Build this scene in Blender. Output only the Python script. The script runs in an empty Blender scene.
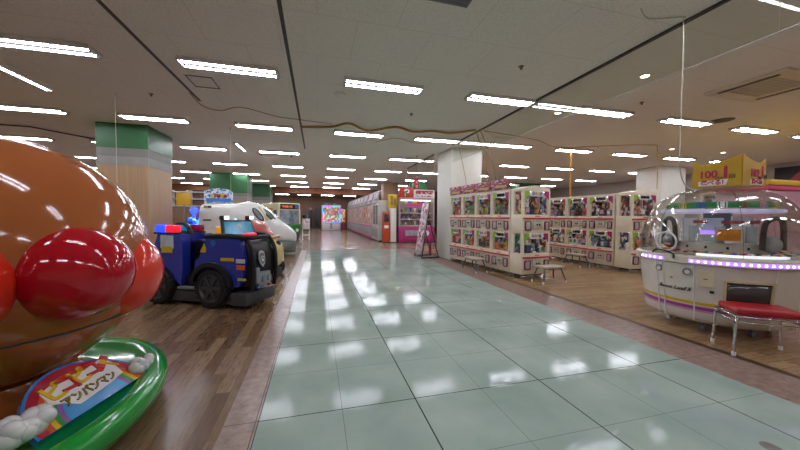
import bpy, bmesh, math, random
from math import sin, cos, pi, radians, sqrt, atan2
from mathutils import Vector, Matrix, Euler

random.seed(7)
SC = bpy.context.scene
COL = SC.collection
CEIL = 3.67

# ---------------------------------------------------------------- materials
def lin(h):
    h = h.lstrip('#')
    out = []
    for i in (0, 2, 4):
        c = int(h[i:i + 2], 16) / 255
        out.append(c / 12.92 if c <= 0.04045 else ((c + 0.055) / 1.055) ** 2.4)
    return (*out, 1.0)

MATS = {}
def mat(name, col, rough=0.5, metal=0.0, emit=None, noise=0.06, nscale=8.0, bump=0.0, coat=0.0, spec=0.5):
    """one principled surface whose colour wanders a little with a procedural noise"""
    if name in MATS:
        return MATS[name]
    m = bpy.data.materials.new(name)
    m.use_nodes = True
    nt = m.node_tree
    b = nt.nodes['Principled BSDF']
    tc = nt.nodes.new('ShaderNodeTexCoord')
    nz = nt.nodes.new('ShaderNodeTexNoise')
    nz.inputs['Scale'].default_value = nscale
    nz.inputs['Detail'].default_value = 4
    nt.links.new(tc.outputs['Object'], nz.inputs['Vector'])
    c = lin(col)
    rp = nt.nodes.new('ShaderNodeValToRGB')
    rp.color_ramp.elements[0].position = 0.3
    rp.color_ramp.elements[1].position = 0.7
    rp.color_ramp.elements[0].color = (*[x * (1 - noise) for x in c[:3]], 1)
    rp.color_ramp.elements[1].color = (*[min(1, x * (1 + noise)) for x in c[:3]], 1)
    nt.links.new(nz.outputs['Fac'], rp.inputs['Fac'])
    nt.links.new(rp.outputs['Color'], b.inputs['Base Color'])
    b.inputs['Roughness'].default_value = rough
    b.inputs['Metallic'].default_value = metal
    b.inputs['Specular IOR Level'].default_value = spec
    if coat:
        b.inputs['Coat Weight'].default_value = coat
        b.inputs['Coat Roughness'].default_value = 0.04
    if emit:
        b.inputs['Emission Color'].default_value = lin(emit[0])
        b.inputs['Emission Strength'].default_value = emit[1]
    if bump:
        bp = nt.nodes.new('ShaderNodeBump')
        bp.inputs['Strength'].default_value = bump
        bp.inputs['Distance'].default_value = 0.01
        nt.links.new(nz.outputs['Fac'], bp.inputs['Height'])
        nt.links.new(bp.outputs['Normal'], b.inputs['Normal'])
    MATS[name] = m
    return m

def glass(name, tint='#ffffff', fac=0.10, rough=0.02):
    """thin clear pane: mostly transparent, mirror-like at grazing angles"""
    if name in MATS:
        return MATS[name]
    m = bpy.data.materials.new(name)
    m.use_nodes = True
    nt = m.node_tree
    nt.nodes.clear()
    out = nt.nodes.new('ShaderNodeOutputMaterial')
    mx = nt.nodes.new('ShaderNodeMixShader')
    tr = nt.nodes.new('ShaderNodeBsdfTransparent')
    gl = nt.nodes.new('ShaderNodeBsdfGlossy')
    lw = nt.nodes.new('ShaderNodeLayerWeight')
    mp = nt.nodes.new('ShaderNodeMapRange')
    tr.inputs['Color'].default_value = lin(tint)
    gl.inputs['Roughness'].default_value = rough
    lw.inputs['Blend'].default_value = 0.25
    mp.inputs['To Min'].default_value = fac * 0.35
    mp.inputs['To Max'].default_value = min(1, fac * 5)
    nt.links.new(lw.outputs['Fresnel'], mp.inputs['Value'])
    nt.links.new(mp.outputs['Result'], mx.inputs['Fac'])
    nt.links.new(tr.outputs['BSDF'], mx.inputs[1])
    nt.links.new(gl.outputs['BSDF'], mx.inputs[2])
    nt.links.new(mx.outputs['Shader'], out.inputs['Surface'])
    MATS[name] = m
    return m

def printed(name, cols, scale=9.0, rough=0.4, emit=0.0, stretch=(1, 1, 1)):
    """printed picture of many coloured patches (voronoi cells through a colour ramp)"""
    if name in MATS:
        return MATS[name]
    m = bpy.data.materials.new(name)
    m.use_nodes = True
    nt = m.node_tree
    b = nt.nodes['Principled BSDF']
    tc = nt.nodes.new('ShaderNodeTexCoord')
    mp = nt.nodes.new('ShaderNodeMapping')
    mp.inputs['Scale'].default_value = stretch
    v = nt.nodes.new('ShaderNodeTexVoronoi')
    v.inputs['Scale'].default_value = scale
    sp = nt.nodes.new('ShaderNodeSeparateColor')
    rp = nt.nodes.new('ShaderNodeValToRGB')
    rp.color_ramp.interpolation = 'CONSTANT'
    n = len(cols)
    while len(rp.color_ramp.elements) < n:
        rp.color_ramp.elements.new(0.5)
    for i, c in enumerate(cols):
        rp.color_ramp.elements[i].position = i / n
        rp.color_ramp.elements[i].color = lin(c)
    nt.links.new(tc.outputs['Object'], mp.inputs['Vector'])
    nt.links.new(mp.outputs['Vector'], v.inputs['Vector'])
    nt.links.new(v.outputs['Color'], sp.inputs['Color'])
    nt.links.new(sp.outputs[0], rp.inputs['Fac'])
    nt.links.new(rp.outputs['Color'], b.inputs['Base Color'])
    b.inputs['Roughness'].default_value = rough
    if emit:
        nt.links.new(rp.outputs['Color'], b.inputs['Emission Color'])
        b.inputs['Emission Strength'].default_value = emit
    MATS[name] = m
    return m

# ---------------------------------------------------------------- mesh builder
class MB:
    def __init__(self):
        self.bm = bmesh.new()

    def _mi(self, faces, mi):
        for f in faces:
            f.material_index = mi

    def box(self, c, s, rot=None, bevel=0.0, mi=0, seg=2):
        t = bmesh.new()
        bmesh.ops.create_cube(t, size=1.0)
        bmesh.ops.scale(t, vec=s, verts=t.verts)
        if bevel:
            bmesh.ops.bevel(t, geom=list(t.edges), offset=bevel, segments=seg, affect='EDGES', profile=0.5)
        M = Matrix.Translation(c)
        if rot is not None:
            M = M @ Euler(rot).to_matrix().to_4x4()
        t.transform(M)
        self._merge(t, mi)
        return self

    def _merge(self, t, mi):
        for f in t.faces:
            f.material_index = mi
        me = bpy.data.meshes.new('tmp')
        t.to_mesh(me)
        t.free()
        self.bm.from_mesh(me)
        bpy.data.meshes.remove(me)

    def sphere(self, c, r, seg=20, mi=0, rot=None):
        t = bmesh.new()
        bmesh.ops.create_uvsphere(t, u_segments=seg, v_segments=max(6, seg // 2), radius=1.0)
        if not hasattr(r, '__len__'):
            r = (r, r, r)
        bmesh.ops.scale(t, vec=r, verts=t.verts)
        M = Matrix.Translation(c)
        if rot is not None:
            M = M @ Euler(rot).to_matrix().to_4x4()
        t.transform(M)
        self._merge(t, mi)
        return self

    def cyl(self, p0, p1, r0, r1=None, seg=14, mi=0, cap=True):
        p0, p1 = Vector(p0), Vector(p1)
        r1 = r0 if r1 is None else r1
        d = p1 - p0
        t = bmesh.new()
        bmesh.ops.create_cone(t, cap_ends=cap, segments=seg, radius1=r0, radius2=r1, depth=d.length)
        t.transform(Matrix.Translation((p0 + p1) / 2) @ d.to_track_quat('Z', 'Y').to_matrix().to_4x4())
        self._merge(t, mi)
        return self

    def tube(self, pts, r, seg=8, mi=0, closed=False, smooth_steps=0):
        pts = [Vector(p) for p in pts]
        if smooth_steps:
            out = []
            n = len(pts)
            rng = n if closed else n - 1
            for i in range(rng):
                p0 = pts[(i - 1) % n] if closed else pts[max(0, i - 1)]
                p1, p2 = pts[i], pts[(i + 1) % n]
                p3 = pts[(i + 2) % n] if closed else pts[min(n - 1, i + 2)]
                for k in range(smooth_steps):
                    t = k / smooth_steps
                    out.append(0.5 * ((2 * p1) + (p2 - p0) * t + (2 * p0 - 5 * p1 + 4 * p2 - p3) * t * t + (3 * p1 - p0 - 3 * p2 + p3) * t ** 3))
            if not closed:
                out.append(pts[-1])
            pts = out
        n = len(pts)
        rings = []
        up = None
        for i in range(n):
            a = pts[(i - 1) % n] if (closed or i > 0) else pts[i]
            b = pts[(i + 1) % n] if (closed or i < n - 1) else pts[i]
            d = (b - a).normalized()
            if up is None:
                up = Vector((0, 0, 1)) if abs(d.z) < 0.9 else Vector((1, 0, 0))
            x = d.cross(up)
            if x.length < 1e-5:
                x = d.orthogonal()
            x.normalize()
            y = x.cross(d).normalized()
            up = y
            rings.append([pts[i] + x * (r * cos(2 * pi * k / seg)) + y * (r * sin(2 * pi * k / seg)) for k in range(seg)])
        self.loft(rings, mi=mi, closed=closed, cap=not closed)
        return self

    def loft(self, rings, mi=0, closed=False, cap=True, wrap=True):
        bm = self.bm
        vs = [[bm.verts.new(p) for p in rg] for rg in rings]
        n = len(vs)
        k = len(vs[0])
        for i in range(n if closed else n - 1):
            A, B = vs[i], vs[(i + 1) % n]
            for j in range(k if wrap else k - 1):
                f = bm.faces.new((A[j], A[(j + 1) % k], B[(j + 1) % k], B[j]))
                f.material_index = mi
        if cap and not closed and wrap:
            for rg, rev in ((vs[0], True), (vs[-1], False)):
                try:
                    f = bm.faces.new(list(reversed(rg)) if rev else rg)
                    f.material_index = mi
                except ValueError:
                    pass
        return self

    def lathe(self, prof, seg=32, c=(0, 0, 0), sx=1.0, sy=1.0, mi=0, a0=0.0, a1=2 * pi):
        full = abs(a1 - a0 - 2 * pi) < 1e-6
        n = seg if full else seg + 1
        rings = []
        for r, z in prof:
            r = max(r, 1e-4)
            rings.append([Vector((c[0] + sx * r * cos(a0 + (a1 - a0) * k / seg), c[1] + sy * r * sin(a0 + (a1 - a0) * k / seg), c[2] + z)) for k in range(n)])
        self.loft(rings, mi=mi, cap=full, wrap=full)
        return self

    def prism(self, poly, depth, M=None, mi=0):
        """polygon in local XY extruded by depth along local +Z, then placed by M"""
        t = bmesh.new()
        a = [t.verts.new((p[0], p[1], 0)) for p in poly]
        b = [t.verts.new((p[0], p[1], depth)) for p in poly]
        n = len(poly)
        t.faces.new(list(reversed(a)))
        t.faces.new(b)
        for i in range(n):
            t.faces.new((a[i], a[(i + 1) % n], b[(i + 1) % n], b[i]))
        bmesh.ops.triangulate(t, faces=[f for f in t.faces if len(f.verts) > 4])
        if M is not None:
            t.transform(M)
        self._merge(t, mi)
        return self

    def text(self, s, size, M, depth=0.004, mi=0, align='CENTER', fit=None, bold=0.0, shear=0.0):
        cu = bpy.data.curves.new('t', 'FONT')
        cu.body = s
        cu.size = size
        cu.extrude = depth / 2
        cu.align_x = align
        cu.align_y = 'CENTER'
        cu.resolution_u = 3
        cu.offset = bold
        cu.shear = shear
        o = bpy.data.objects.new('t', cu)
        COL.objects.link(o)
        bpy.context.view_layer.update()
        me = bpy.data.meshes.new_from_object(o.evaluated_get(bpy.context.evaluated_depsgraph_get()))
        if fit:
            xs = [v.co.x for v in me.vertices]
            w = max(xs) - min(xs)
            me.transform(Matrix.Diagonal((fit / w, 1, 1, 1)))
        bpy.data.objects.remove(o)
        bpy.data.curves.remove(cu)
        me.transform(M)
        n0 = len(self.bm.faces)
        self.bm.from_mesh(me)
        self.bm.faces.ensure_lookup_table()
        for i in range(n0, len(self.bm.faces)):
            self.bm.faces[i].material_index = mi
        bpy.data.meshes.remove(me)
        return self

    def quadgrid(self, P, mi=0):
        """grid of points P[i][j] -> faces"""
        bm = self.bm
        vs = [[bm.verts.new(p) for p in row] for row in P]
        for i in range(len(vs) - 1):
            for j in range(len(vs[0]) - 1):
                f = bm.faces.new((vs[i][j], vs[i + 1][j], vs[i + 1][j + 1], vs[i][j + 1]))
                f.material_index = mi
        return self

    def build(self, name, mats, parent=None, smooth=35, thick=0.0):
        bmesh.ops.recalc_face_normals(self.bm, faces=self.bm.faces)
        me = bpy.data.meshes.new(name)
        self.bm.to_mesh(me)
        self.bm.free()
        if not isinstance(mats, (list, tuple)):
            mats = [mats]
        for m in mats:
            me.materials.append(m)
        if smooth:
            me.polygons.foreach_set('use_smooth', [True] * len(me.polygons))
            me.set_sharp_from_angle(angle=radians(smooth))
        o = bpy.data.objects.new(name, me)
        COL.objects.link(o)
        if thick:
            md = o.modifiers.new('thickness', 'SOLIDIFY')
            md.thickness = thick
            md.offset = 0
        if parent:
            o.parent = parent
        return o

def tag(o, label=None, cat=None, group=None, kind=None):
    if label: o['label'] = label
    if cat: o['category'] = cat
    if group: o['group'] = group
    if kind: o['kind'] = kind
    return o

def thing(name, label, cat, loc=(0, 0, 0), rz=0.0, group=None):
    o = bpy.data.objects.new(name, None)
    o.empty_display_size = 0.1
    COL.objects.link(o)
    o.location = loc
    o.rotation_euler = (0, 0, rz)
    return tag(o, label, cat, group)

def struct(name, mb, m, label=None, cat=None, smooth=35):
    o = mb.build(name, m, None, smooth)
    return tag(o, label, cat, None, 'structure')

def copy_tree(o, parent=None):
    c = o.copy()
    COL.objects.link(c)
    if parent:
        c.parent = parent
    for ch in list(o.children):
        copy_tree(ch, c)
    return c

def face_M(o, xdir, ydir):
    """matrix: local x -> xdir, local y -> ydir, z -> normal, origin o"""
    x = Vector(xdir).normalized()
    y = Vector(ydir)
    y = (y - x * y.dot(x)).normalized()
    z = x.cross(y)
    M = Matrix((x, y, z)).transposed().to_4x4()
    M.translation = Vector(o)
    return M

def sm(a):
    return max(0.0, min(1.0, a))

# common materials
cream = mat('cream_panel', '#dcd0b8', 0.38, noise=0.04)
cream_dark = mat('cream_panel_dark', '#b8ae9c', 0.45, noise=0.05)  # darker cream of the control panels
white_gloss = mat('white_gloss', '#e8e6e2', 0.12, coat=0.6, noise=0.02)
white_paint = mat('white_paint', '#dedad4', 0.45, noise=0.03)
white_plastic = mat('white_plastic', '#e6e3e0', 0.25, noise=0.03)
black_plastic = mat('black_plastic', '#141416', 0.35, noise=0.1)
black_rubber = mat('black_rubber', '#0c0c0d', 0.6, noise=0.2, nscale=20)
dark_grey = mat('dark_grey', '#3a3a3d', 0.45, noise=0.08)
mid_grey = mat('mid_grey', '#77777a', 0.4, noise=0.06)
chrome = mat('chrome', '#d0d0d2', 0.12, metal=1.0, noise=0.02)
steel = mat('grey_steel', '#8a8a8c', 0.35, metal=0.8, noise=0.05)
red_trim = mat('red_trim', '#c22a44', 0.4, noise=0.05)
rim_red = mat('red_rim', '#8e2440', 0.4, noise=0.05)
red_gloss = mat('red_gloss', '#b0021c', 0.08, coat=0.4, noise=0.03, nscale=2)
orange_gloss = mat('orange_gloss', '#dc3420', 0.09, coat=0.4, noise=0.03, nscale=2)
pink = mat('pink_panel', '#d83c86', 0.35, noise=0.06)
yellow = mat('yellow_board', '#d2a80c', 0.4, noise=0.06)
green_paint = mat('green_paint', '#235a2e', 0.5, noise=0.06)
blue_gloss = mat('blue_gloss', '#22349a', 0.12, coat=1.0, noise=0.05)
clear = glass('clear_pane', '#ffffff', 0.035)
dome_clear = glass('dome_clear', '#fafbfa', 0.06, 0.02)

# ---------------------------------------------------------------- camera
cam_d = bpy.data.cameras.new('camera')
cam = bpy.data.objects.new('camera', cam_d)
COL.objects.link(cam)
yaw, pitch, roll = radians(14.948), radians(-1.4705), radians(0.4746)
fwd = Vector((sin(yaw) * cos(pitch), cos(yaw) * cos(pitch), sin(pitch)))
rt = Vector((cos(yaw), -sin(yaw), 0))
up = rt.cross(fwd)
r2 = rt * cos(roll) + up * sin(roll)
u2 = up * cos(roll) - rt * sin(roll)
Mc = Matrix((r2, u2, -fwd)).transposed().to_4x4()
Mc.translation = (0, 0, 1.4)
cam.matrix_world = Mc
cam_d.sensor_width = 36
cam_d.sensor_fit = 'HORIZONTAL'
cam_d.lens = 311.54 / 800 * 36
cam_d.clip_start = 0.02
cam_d.clip_end = 200
SC.camera = cam

# ---------------------------------------------------------------- floor
def floor_mat(name, kind):
    m = bpy.data.materials.new(name)
    m.use_nodes = True
    nt = m.node_tree
    b = nt.nodes['Principled BSDF']
    tc = nt.nodes.new('ShaderNodeTexCoord')
    def brick(w, h, off, mortar, loc, rot=0.0, frac=0.0):
        mp = nt.nodes.new('ShaderNodeMapping')
        mp.inputs['Location'].default_value = loc
        mp.inputs['Rotation'].default_value = (0, 0, rot)
        br = nt.nodes.new('ShaderNodeTexBrick')
        br.offset = frac
        br.inputs['Scale'].default_value = 1
        br.inputs['Brick Width'].default_value = w
        br.inputs['Row Height'].default_value = h
        br.inputs['Mortar Size'].default_value = mortar
        br.inputs['Mortar Smooth'].default_value = 0.1
        br.inputs['Color1'].default_value = (0, 0, 0, 1)
        br.inputs['Color2'].default_value = (1, 1, 1, 1)
        nt.links.new(tc.outputs['Object'], mp.inputs['Vector'])
        nt.links.new(mp.outputs['Vector'], br.inputs['Vector'])
        return br
    def noise(scale, detail=5, stretch=(1, 1, 1)):
        mp = nt.nodes.new('ShaderNodeMapping')
        mp.inputs['Scale'].default_value = stretch
        nz = nt.nodes.new('ShaderNodeTexNoise')
        nz.inputs['Scale'].default_value = scale
        nz.inputs['Detail'].default_value = detail
        nt.links.new(tc.outputs['Object'], mp.inputs['Vector'])
        nt.links.new(mp.outputs['Vector'], nz.inputs['Vector'])
        return nz
    def ramp(src, cols):
        rp = nt.nodes.new('ShaderNodeValToRGB')
        while len(rp.color_ramp.elements) < len(cols):
            rp.color_ramp.elements.new(0.5)
        for e, (p, c) in zip(rp.color_ramp.elements, cols):
            e.position = p
            e.color = lin(c)
        nt.links.new(src, rp.inputs['Fac'])
        return rp
    def mix(fac, a, bb, mode='MIX'):
        mx = nt.nodes.new('ShaderNodeMix')
        mx.data_type = 'RGBA'
        mx.blend_type = mode
        if hasattr(fac, 'links'):
            nt.links.new(fac, mx.inputs[0])
        else:
            mx.inputs[0].default_value = fac
        for s, i in ((a, 6), (bb, 7)):
            if isinstance(s, str):
                mx.inputs[i].default_value = lin(s)
            else:
                nt.links.new(s, mx.inputs[i])
        return mx.outputs[2]
    if kind == 'tile':
        n1 = noise(1.6, 8)
        base = ramp(n1.outputs['Fac'], [(0.3, '#93a59b'), (0.5, '#a1b1a7'), (0.7, '#afbdb3')]).outputs['Color']
        fine = brick(0.56, 0.62, 0, 0.0022, (0.38, -0.40, 0))
        coarse = brick(1.12, 1.24, 0, 0.0040, (0.385, -1.02, 0))
        c = mix(fine.outputs['Fac'], base, '#75847b')
        c = mix(coarse.outputs['Fac'], c, '#2c3431')
        nt.links.new(c, b.inputs['Base Color'])
        rr = nt.nodes.new('ShaderNodeMapRange')
        rr.inputs['To Min'].default_value = 0.02
        rr.inputs['To Max'].default_value = 0.10
        nt.links.new(n1.outputs['Fac'], rr.inputs['Value'])
        nt.links.new(rr.outputs['Result'], b.inputs['Roughness'])
        wv = noise(16.0, 5, (0.45, 1.5, 1))
        bp = nt.nodes.new('ShaderNodeBump')
        bp.inputs['Strength'].default_value = 0.04
        bp.inputs['Distance'].default_value = 0.02
        nt.links.new(wv.outputs['Fac'], bp.inputs['Height'])
        nt.links.new(bp.outputs['Normal'], b.inputs['Normal'])
        b.inputs['Specular IOR Level'].default_value = 0.08
    elif kind in ('woodL', 'woodR', 'brown'):
        if kind == 'woodL':
            br = brick(0.9, 0.11, 0, 0.0012, (0, 0, 0), pi / 2, 0.37)
            cols = [(0.0, '#6c5038'), (0.5, '#866a4e'), (1.0, '#9d8164')]
            nz = noise(14, 8, (5, 0.5, 1))
            dark = '#4d3c30'
        elif kind == 'woodR':
            br = brick(0.9, 0.11, 0, 0.0012, (0, 0, 0), 0, 0.37)
            cols = [(0.0, '#a0825c'), (0.5, '#b09068'), (1.0, '#bd9d73')]
            nz = noise(14, 8, (0.5, 5, 1))
            dark = '#574028'
        else:
            br = brick(0.6, 0.6, 0, 0.003, (0, 0, 0), 0, 0)
            cols = [(0.0, '#a08c7a'), (0.5, '#ac9886'), (1.0, '#b6a290')]
            nz = noise(6, 6)
            dark = '#5e4e44'
        base = ramp(br.outputs['Color'], cols).outputs['Color']
        grain = ramp(nz.outputs['Fac'], [(0.25, '#8c8078'), (0.5, '#e8e4e0'), (0.75, '#ffffff')]).outputs['Color']
        c = mix(0.8, base, grain, 'MULTIPLY')
        c = mix(br.outputs['Fac'], c, dark)
        nt.links.new(c, b.inputs['Base Color'])
        b.inputs['Roughness'].default_value = 0.24 if kind != 'brown' else 0.2
        bp = nt.nodes.new('ShaderNodeBump')
        bp.inputs['Strength'].default_value = 0.06
        bp.inputs['Distance'].default_value = 0.01
        nt.links.new(noise(9, 4, (2, 0.8, 1)).outputs['Fac'], bp.inputs['Height'])
        nt.links.new(bp.outputs['Normal'], b.inputs['Normal'])
    elif kind == 'border':
        n1 = noise(16, 10)
        base = ramp(n1.outputs['Fac'], [(0.3, '#7c655a'), (0.5, '#937a6e'), (0.7, '#a48c80')]).outputs['Color']
        br = brick(5.0, 1.24, 0, 0.004, (0.4, -1.02, 0))
        c = mix(br.outputs['Fac'], base, '#4c3a33')
        nt.links.new(c, b.inputs['Base Color'])
        b.inputs['Roughness'].default_value = 0.3
    return m

def slab(name, x0, x1, y0, y1, m, z=0.0, label=None, dz=0.12):
    mb = MB()
    mb.box(((x0 + x1) / 2, (y0 + y1) / 2, z - dz / 2), (x1 - x0, y1 - y0, dz))
    o = struct(name, mb, m, label, 'floor', 0)
    return o

TX0, TX1 = -0.385, 3.53      # green tile lane
BX0, BX1 = -0.60, 4.11       # outer edges of the pinkish border strips
YEND = 13.35
slab('floor', TX0, TX1, -5, YEND, floor_mat('green_tiles', 'tile'), label='pale green glossy tile lane down the middle')
bm_ = floor_mat('pink_stone', 'border')
slab('floor_border', BX0, TX0, -5, YEND, bm_, label='narrow pinkish stone strip left of the green tile lane')
slab('floor_border', TX1, BX1, -5, YEND, bm_, label='pinkish stone strip right of the green tile lane')
slab('floor_planks', -13, BX0, -5, YEND, floor_mat('brown_planks', 'woodL'), label='brown wood plank floor under the kiddie rides')
slab('floor_planks', BX1 + 0.09, 18, -5, YEND, floor_mat('oak_planks', 'woodR'), label='light oak plank floor under the crane cabinets')
slab('floor_strip', BX1, BX1 + 0.09, -5, YEND, mat('dark_wood_strip', '#4a3426', 0.35), label='dark wood strip between pink stone and oak planks')
slab('floor_hall', -13, 18, YEND, 37.2, floor_mat('brown_tiles', 'brown'), label='shiny brown floor of the far hall')

# ---------------------------------------------------------------- ceiling
def ceiling_mat(name, c0, c1, joint):
    m = bpy.data.materials.new(name)
    m.use_nodes = True
    nt = m.node_tree
    b = nt.nodes['Principled BSDF']
    tc = nt.nodes.new('ShaderNodeTexCoord')
    br = nt.nodes.new('ShaderNodeTexBrick')
    br.offset = 0.5
    br.inputs['Scale'].default_value = 1
    br.inputs['Brick Width'].default_value = 0.92
    br.inputs['Row Height'].default_value = 0.92
    br.inputs['Mortar Size'].default_value = 0.0025
    nt.links.new(tc.outputs['Object'], br.inputs['Vector'])
    nz = nt.nodes.new('ShaderNodeTexNoise')
    nz.inputs['Scale'].default_value = 45
    nz.inputs['Detail'].default_value = 6
    nt.links.new(tc.outputs['Object'], nz.inputs['Vector'])
    rp = nt.nodes.new('ShaderNodeValToRGB')
    rp.color_ramp.elements[0].position = 0.38
    rp.color_ramp.elements[1].position = 0.55
    rp.color_ramp.elements[0].color = lin(c0)
    rp.color_ramp.elements[1].color = lin(c1)
    nt.links.new(nz.outputs['Fac'], rp.inputs['Fac'])
    mx = nt.nodes.new('ShaderNodeMix')
    mx.data_type = 'RGBA'
    nt.links.new(br.outputs['Fac'], mx.inputs[0])
    nt.links.new(rp.outputs['Color'], mx.inputs[6])
    mx.inputs[7].default_value = lin(joint)
    nt.links.new(mx.outputs[2], b.inputs['Base Color'])
    b.inputs['Roughness'].default_value = 0.85
    return m

def ceil_slab(name, x0, x1, y0, y1, m, label, z=CEIL):
    mb = MB()
    mb.box(((x0 + x1) / 2, (y0 + y1) / 2, z + 0.06), (x1 - x0, y1 - y0, 0.12))
    return struct(name, mb, m, label, 'ceiling', 0)

cm = ceiling_mat('ceiling_boards', '#e4e1d8', '#f0ede5', '#c6c2b9')
ceil_slab('ceiling', -13, 4.07, -5, 26, cm, 'speckled beige ceiling boards over the aisle')
ceil_slab('ceiling', 4.07, 18, -5, 26, ceiling_mat('ceiling_boards_warm', '#e9e5e0', '#efece7', '#cec8c0'), 'smooth pinkish beige ceiling over the crane cabinets')
ceil_slab('ceiling', -13, 18, 26, 37.2, ceiling_mat('ceiling_far', '#8a6248', '#9b7254', '#6b4832'), 'brown ceiling of the far hall')
for x, y0, y1, n in ((-0.39, -5, 11.0, 'over the left edge of the tile lane'), (-2.24, -5, 7.05, 'over the brown plank floor')):
    mb = MB()
    mb.box((x, (y0 + y1) / 2, CEIL - 0.004), (0.045, y1 - y0, 0.008))
    struct('trim_joint', mb, dark_grey, 'dark ceiling joint ' + n, 'trim', 0)
mb = MB()
mb.box((-1, 26.1, CEIL - 0.22), (23, 0.2, 0.44))
struct('trim_bulkhead', mb, mat('brown_bulkhead', '#8e5534', 0.5), 'brown bulkhead across the ceiling of the far hall', 'trim', 0)

# ---------------------------------------------------------------- walls
def wall(name, c, s, m, label):
    mb = MB()
    mb.box(c, s)
    return struct(name, mb, m, label, 'wall', 0)

brown_wall = mat('brown_wall', '#7a5a40', 0.55, noise=0.12, nscale=1.5)
beige_wall = mat('beige_wall', '#b9ad9c', 0.7, noise=0.05)
pink_wall = mat('pinkish_wall', '#b5a8a0', 0.7, noise=0.05)
wall('wall_back', (2.5, 37.1, 1.85), (31, 0.2, 3.7), brown_wall, 'brown wood wall at the far end of the hall')
wall('wall_left', (-13.1, 16, 1.85), (0.2, 42.4, 3.7), beige_wall, 'beige side wall beyond the kiddie rides')
wall('wall_right', (18.1, 16, 1.85), (0.2, 42.4, 3.7), pink_wall, 'pinkish side wall beyond the candy dome')
wall('wall_front', (2.5, -5.1, 1.85), (31, 0.2, 3.7), beige_wall, 'beige wall behind the viewer')
wall('wall_partition', (-8.2, 20.9, 0.95), (7.0, 0.12, 1.9), mat('brown_partition', '#8a6a50', 0.6), 'low brown partition behind the bullet train ride')

def wood_mat():
    m = bpy.data.materials.new('column_wood')
    m.use_nodes = True
    nt = m.node_tree
    b = nt.nodes['Principled BSDF']
    tc = nt.nodes.new('ShaderNodeTexCoord')
    mp = nt.nodes.new('ShaderNodeMapping')
    mp.inputs['Scale'].default_value = (14, 14, 0.5)
    nz = nt.nodes.new('ShaderNodeTexNoise')
    nz.inputs['Scale'].default_value = 1.6
    nz.inputs['Detail'].default_value = 6
    rp = nt.nodes.new('ShaderNodeValToRGB')
    rp.color_ramp.elements[0].position = 0.3
    rp.color_ramp.elements[0].color = lin('#a2805e')
    rp.color_ramp.elements[1].position = 0.7
    rp.color_ramp.elements[1].color = lin('#b8966f')
    nt.links.new(tc.outputs['Object'], mp.inputs['Vector'])
    nt.links.new(mp.outputs['Vector'], nz.inputs['Vector'])
    nt.links.new(nz.outputs['Fac'], rp.inputs['Fac'])
    nt.links.new(rp.outputs['Color'], b.inputs['Base Color'])
    b.inputs['Roughness'].default_value = 0.5
    return m
col_wood = wood_mat()
band_a = mat('grey_band', '#77746e', 0.6)
band_b = mat('light_grey_band', '#8d8a85', 0.6)

def clad_column(x0, x1, y0, y1, label, zs=(2.64, 2.85, 3.06)):
    t = thing('column', label, 'column', ((x0 + x1) / 2, (y0 + y1) / 2, 0))
    tag(t, kind='structure')
    w, d = x1 - x0, y1 - y0
    MB().box((0, 0, zs[0] / 2), (w, d, zs[0])).build('wood_cladding', col_wood, t, 0)
    MB().box((0, 0, (zs[0] + zs[1]) / 2), (w + 0.02, d + 0.02, zs[1] - zs[0])).build('lower_band', band_b, t, 0)
    MB().box((0, 0, (zs[1] + zs[2]) / 2), (w + 0.01, d + 0.01, zs[2] - zs[1])).build('upper_band', band_a, t, 0)
    MB().box((0, 0, (zs[2] + CEIL) / 2), (w + 0.02, d + 0.02, CEIL - zs[2])).build('green_band', green_paint, t, 0)
clad_column(-5.22, -4.15, 9.34, 10.7, 'wood-clad column with a dark green top band behind the police car ride')
clad_column(-5.45, -3.65, 18.5, 19.8, 'column with a green top band rising behind the bullet train ride', (2.2, 2.45, 2.62))
clad_column(-4.75, -3.25, 24.0, 25.2, 'farther green-topped column above the bus ride', (2.2, 2.5, 2.75))

clad_column(12.7, 14.3, 17.6, 19.0, 'green-topped column far beyond the front crane row', (2.2, 2.5, 2.8))
clad_column(5.75, 6.75, 18.8, 19.8, 'green-topped column rising behind the pink prize machine', (2.2, 2.5, 2.8))
mb = MB(); mb.box((4.20 + 0.55, 9.36 + 0.6, CEIL / 2), (1.1, 1.2, CEIL), bevel=0.02)
white_col = mat('white_column_paint', '#d9d5cb', 0.6, noise=0.03)
struct('column_white', mb, white_col, 'plain white column at the end of the front crane row', 'column')
mb = MB(); mb.box((14.11 + 0.7, 9.94 + 0.55, CEIL / 2), (1.4, 1.1, CEIL), bevel=0.02)
struct('column_white', mb, white_col, 'plain white column behind the second crane row', 'column')
mb = MB(); mb.box((4.75, 20.6, CEIL / 2), (0.95, 1.0, CEIL), bevel=0.02)
struct('column_brown', mb, mat('tan_column', '#9a7a58', 0.55), 'tan column rising behind the row of big crane cabinets', 'column')

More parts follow.
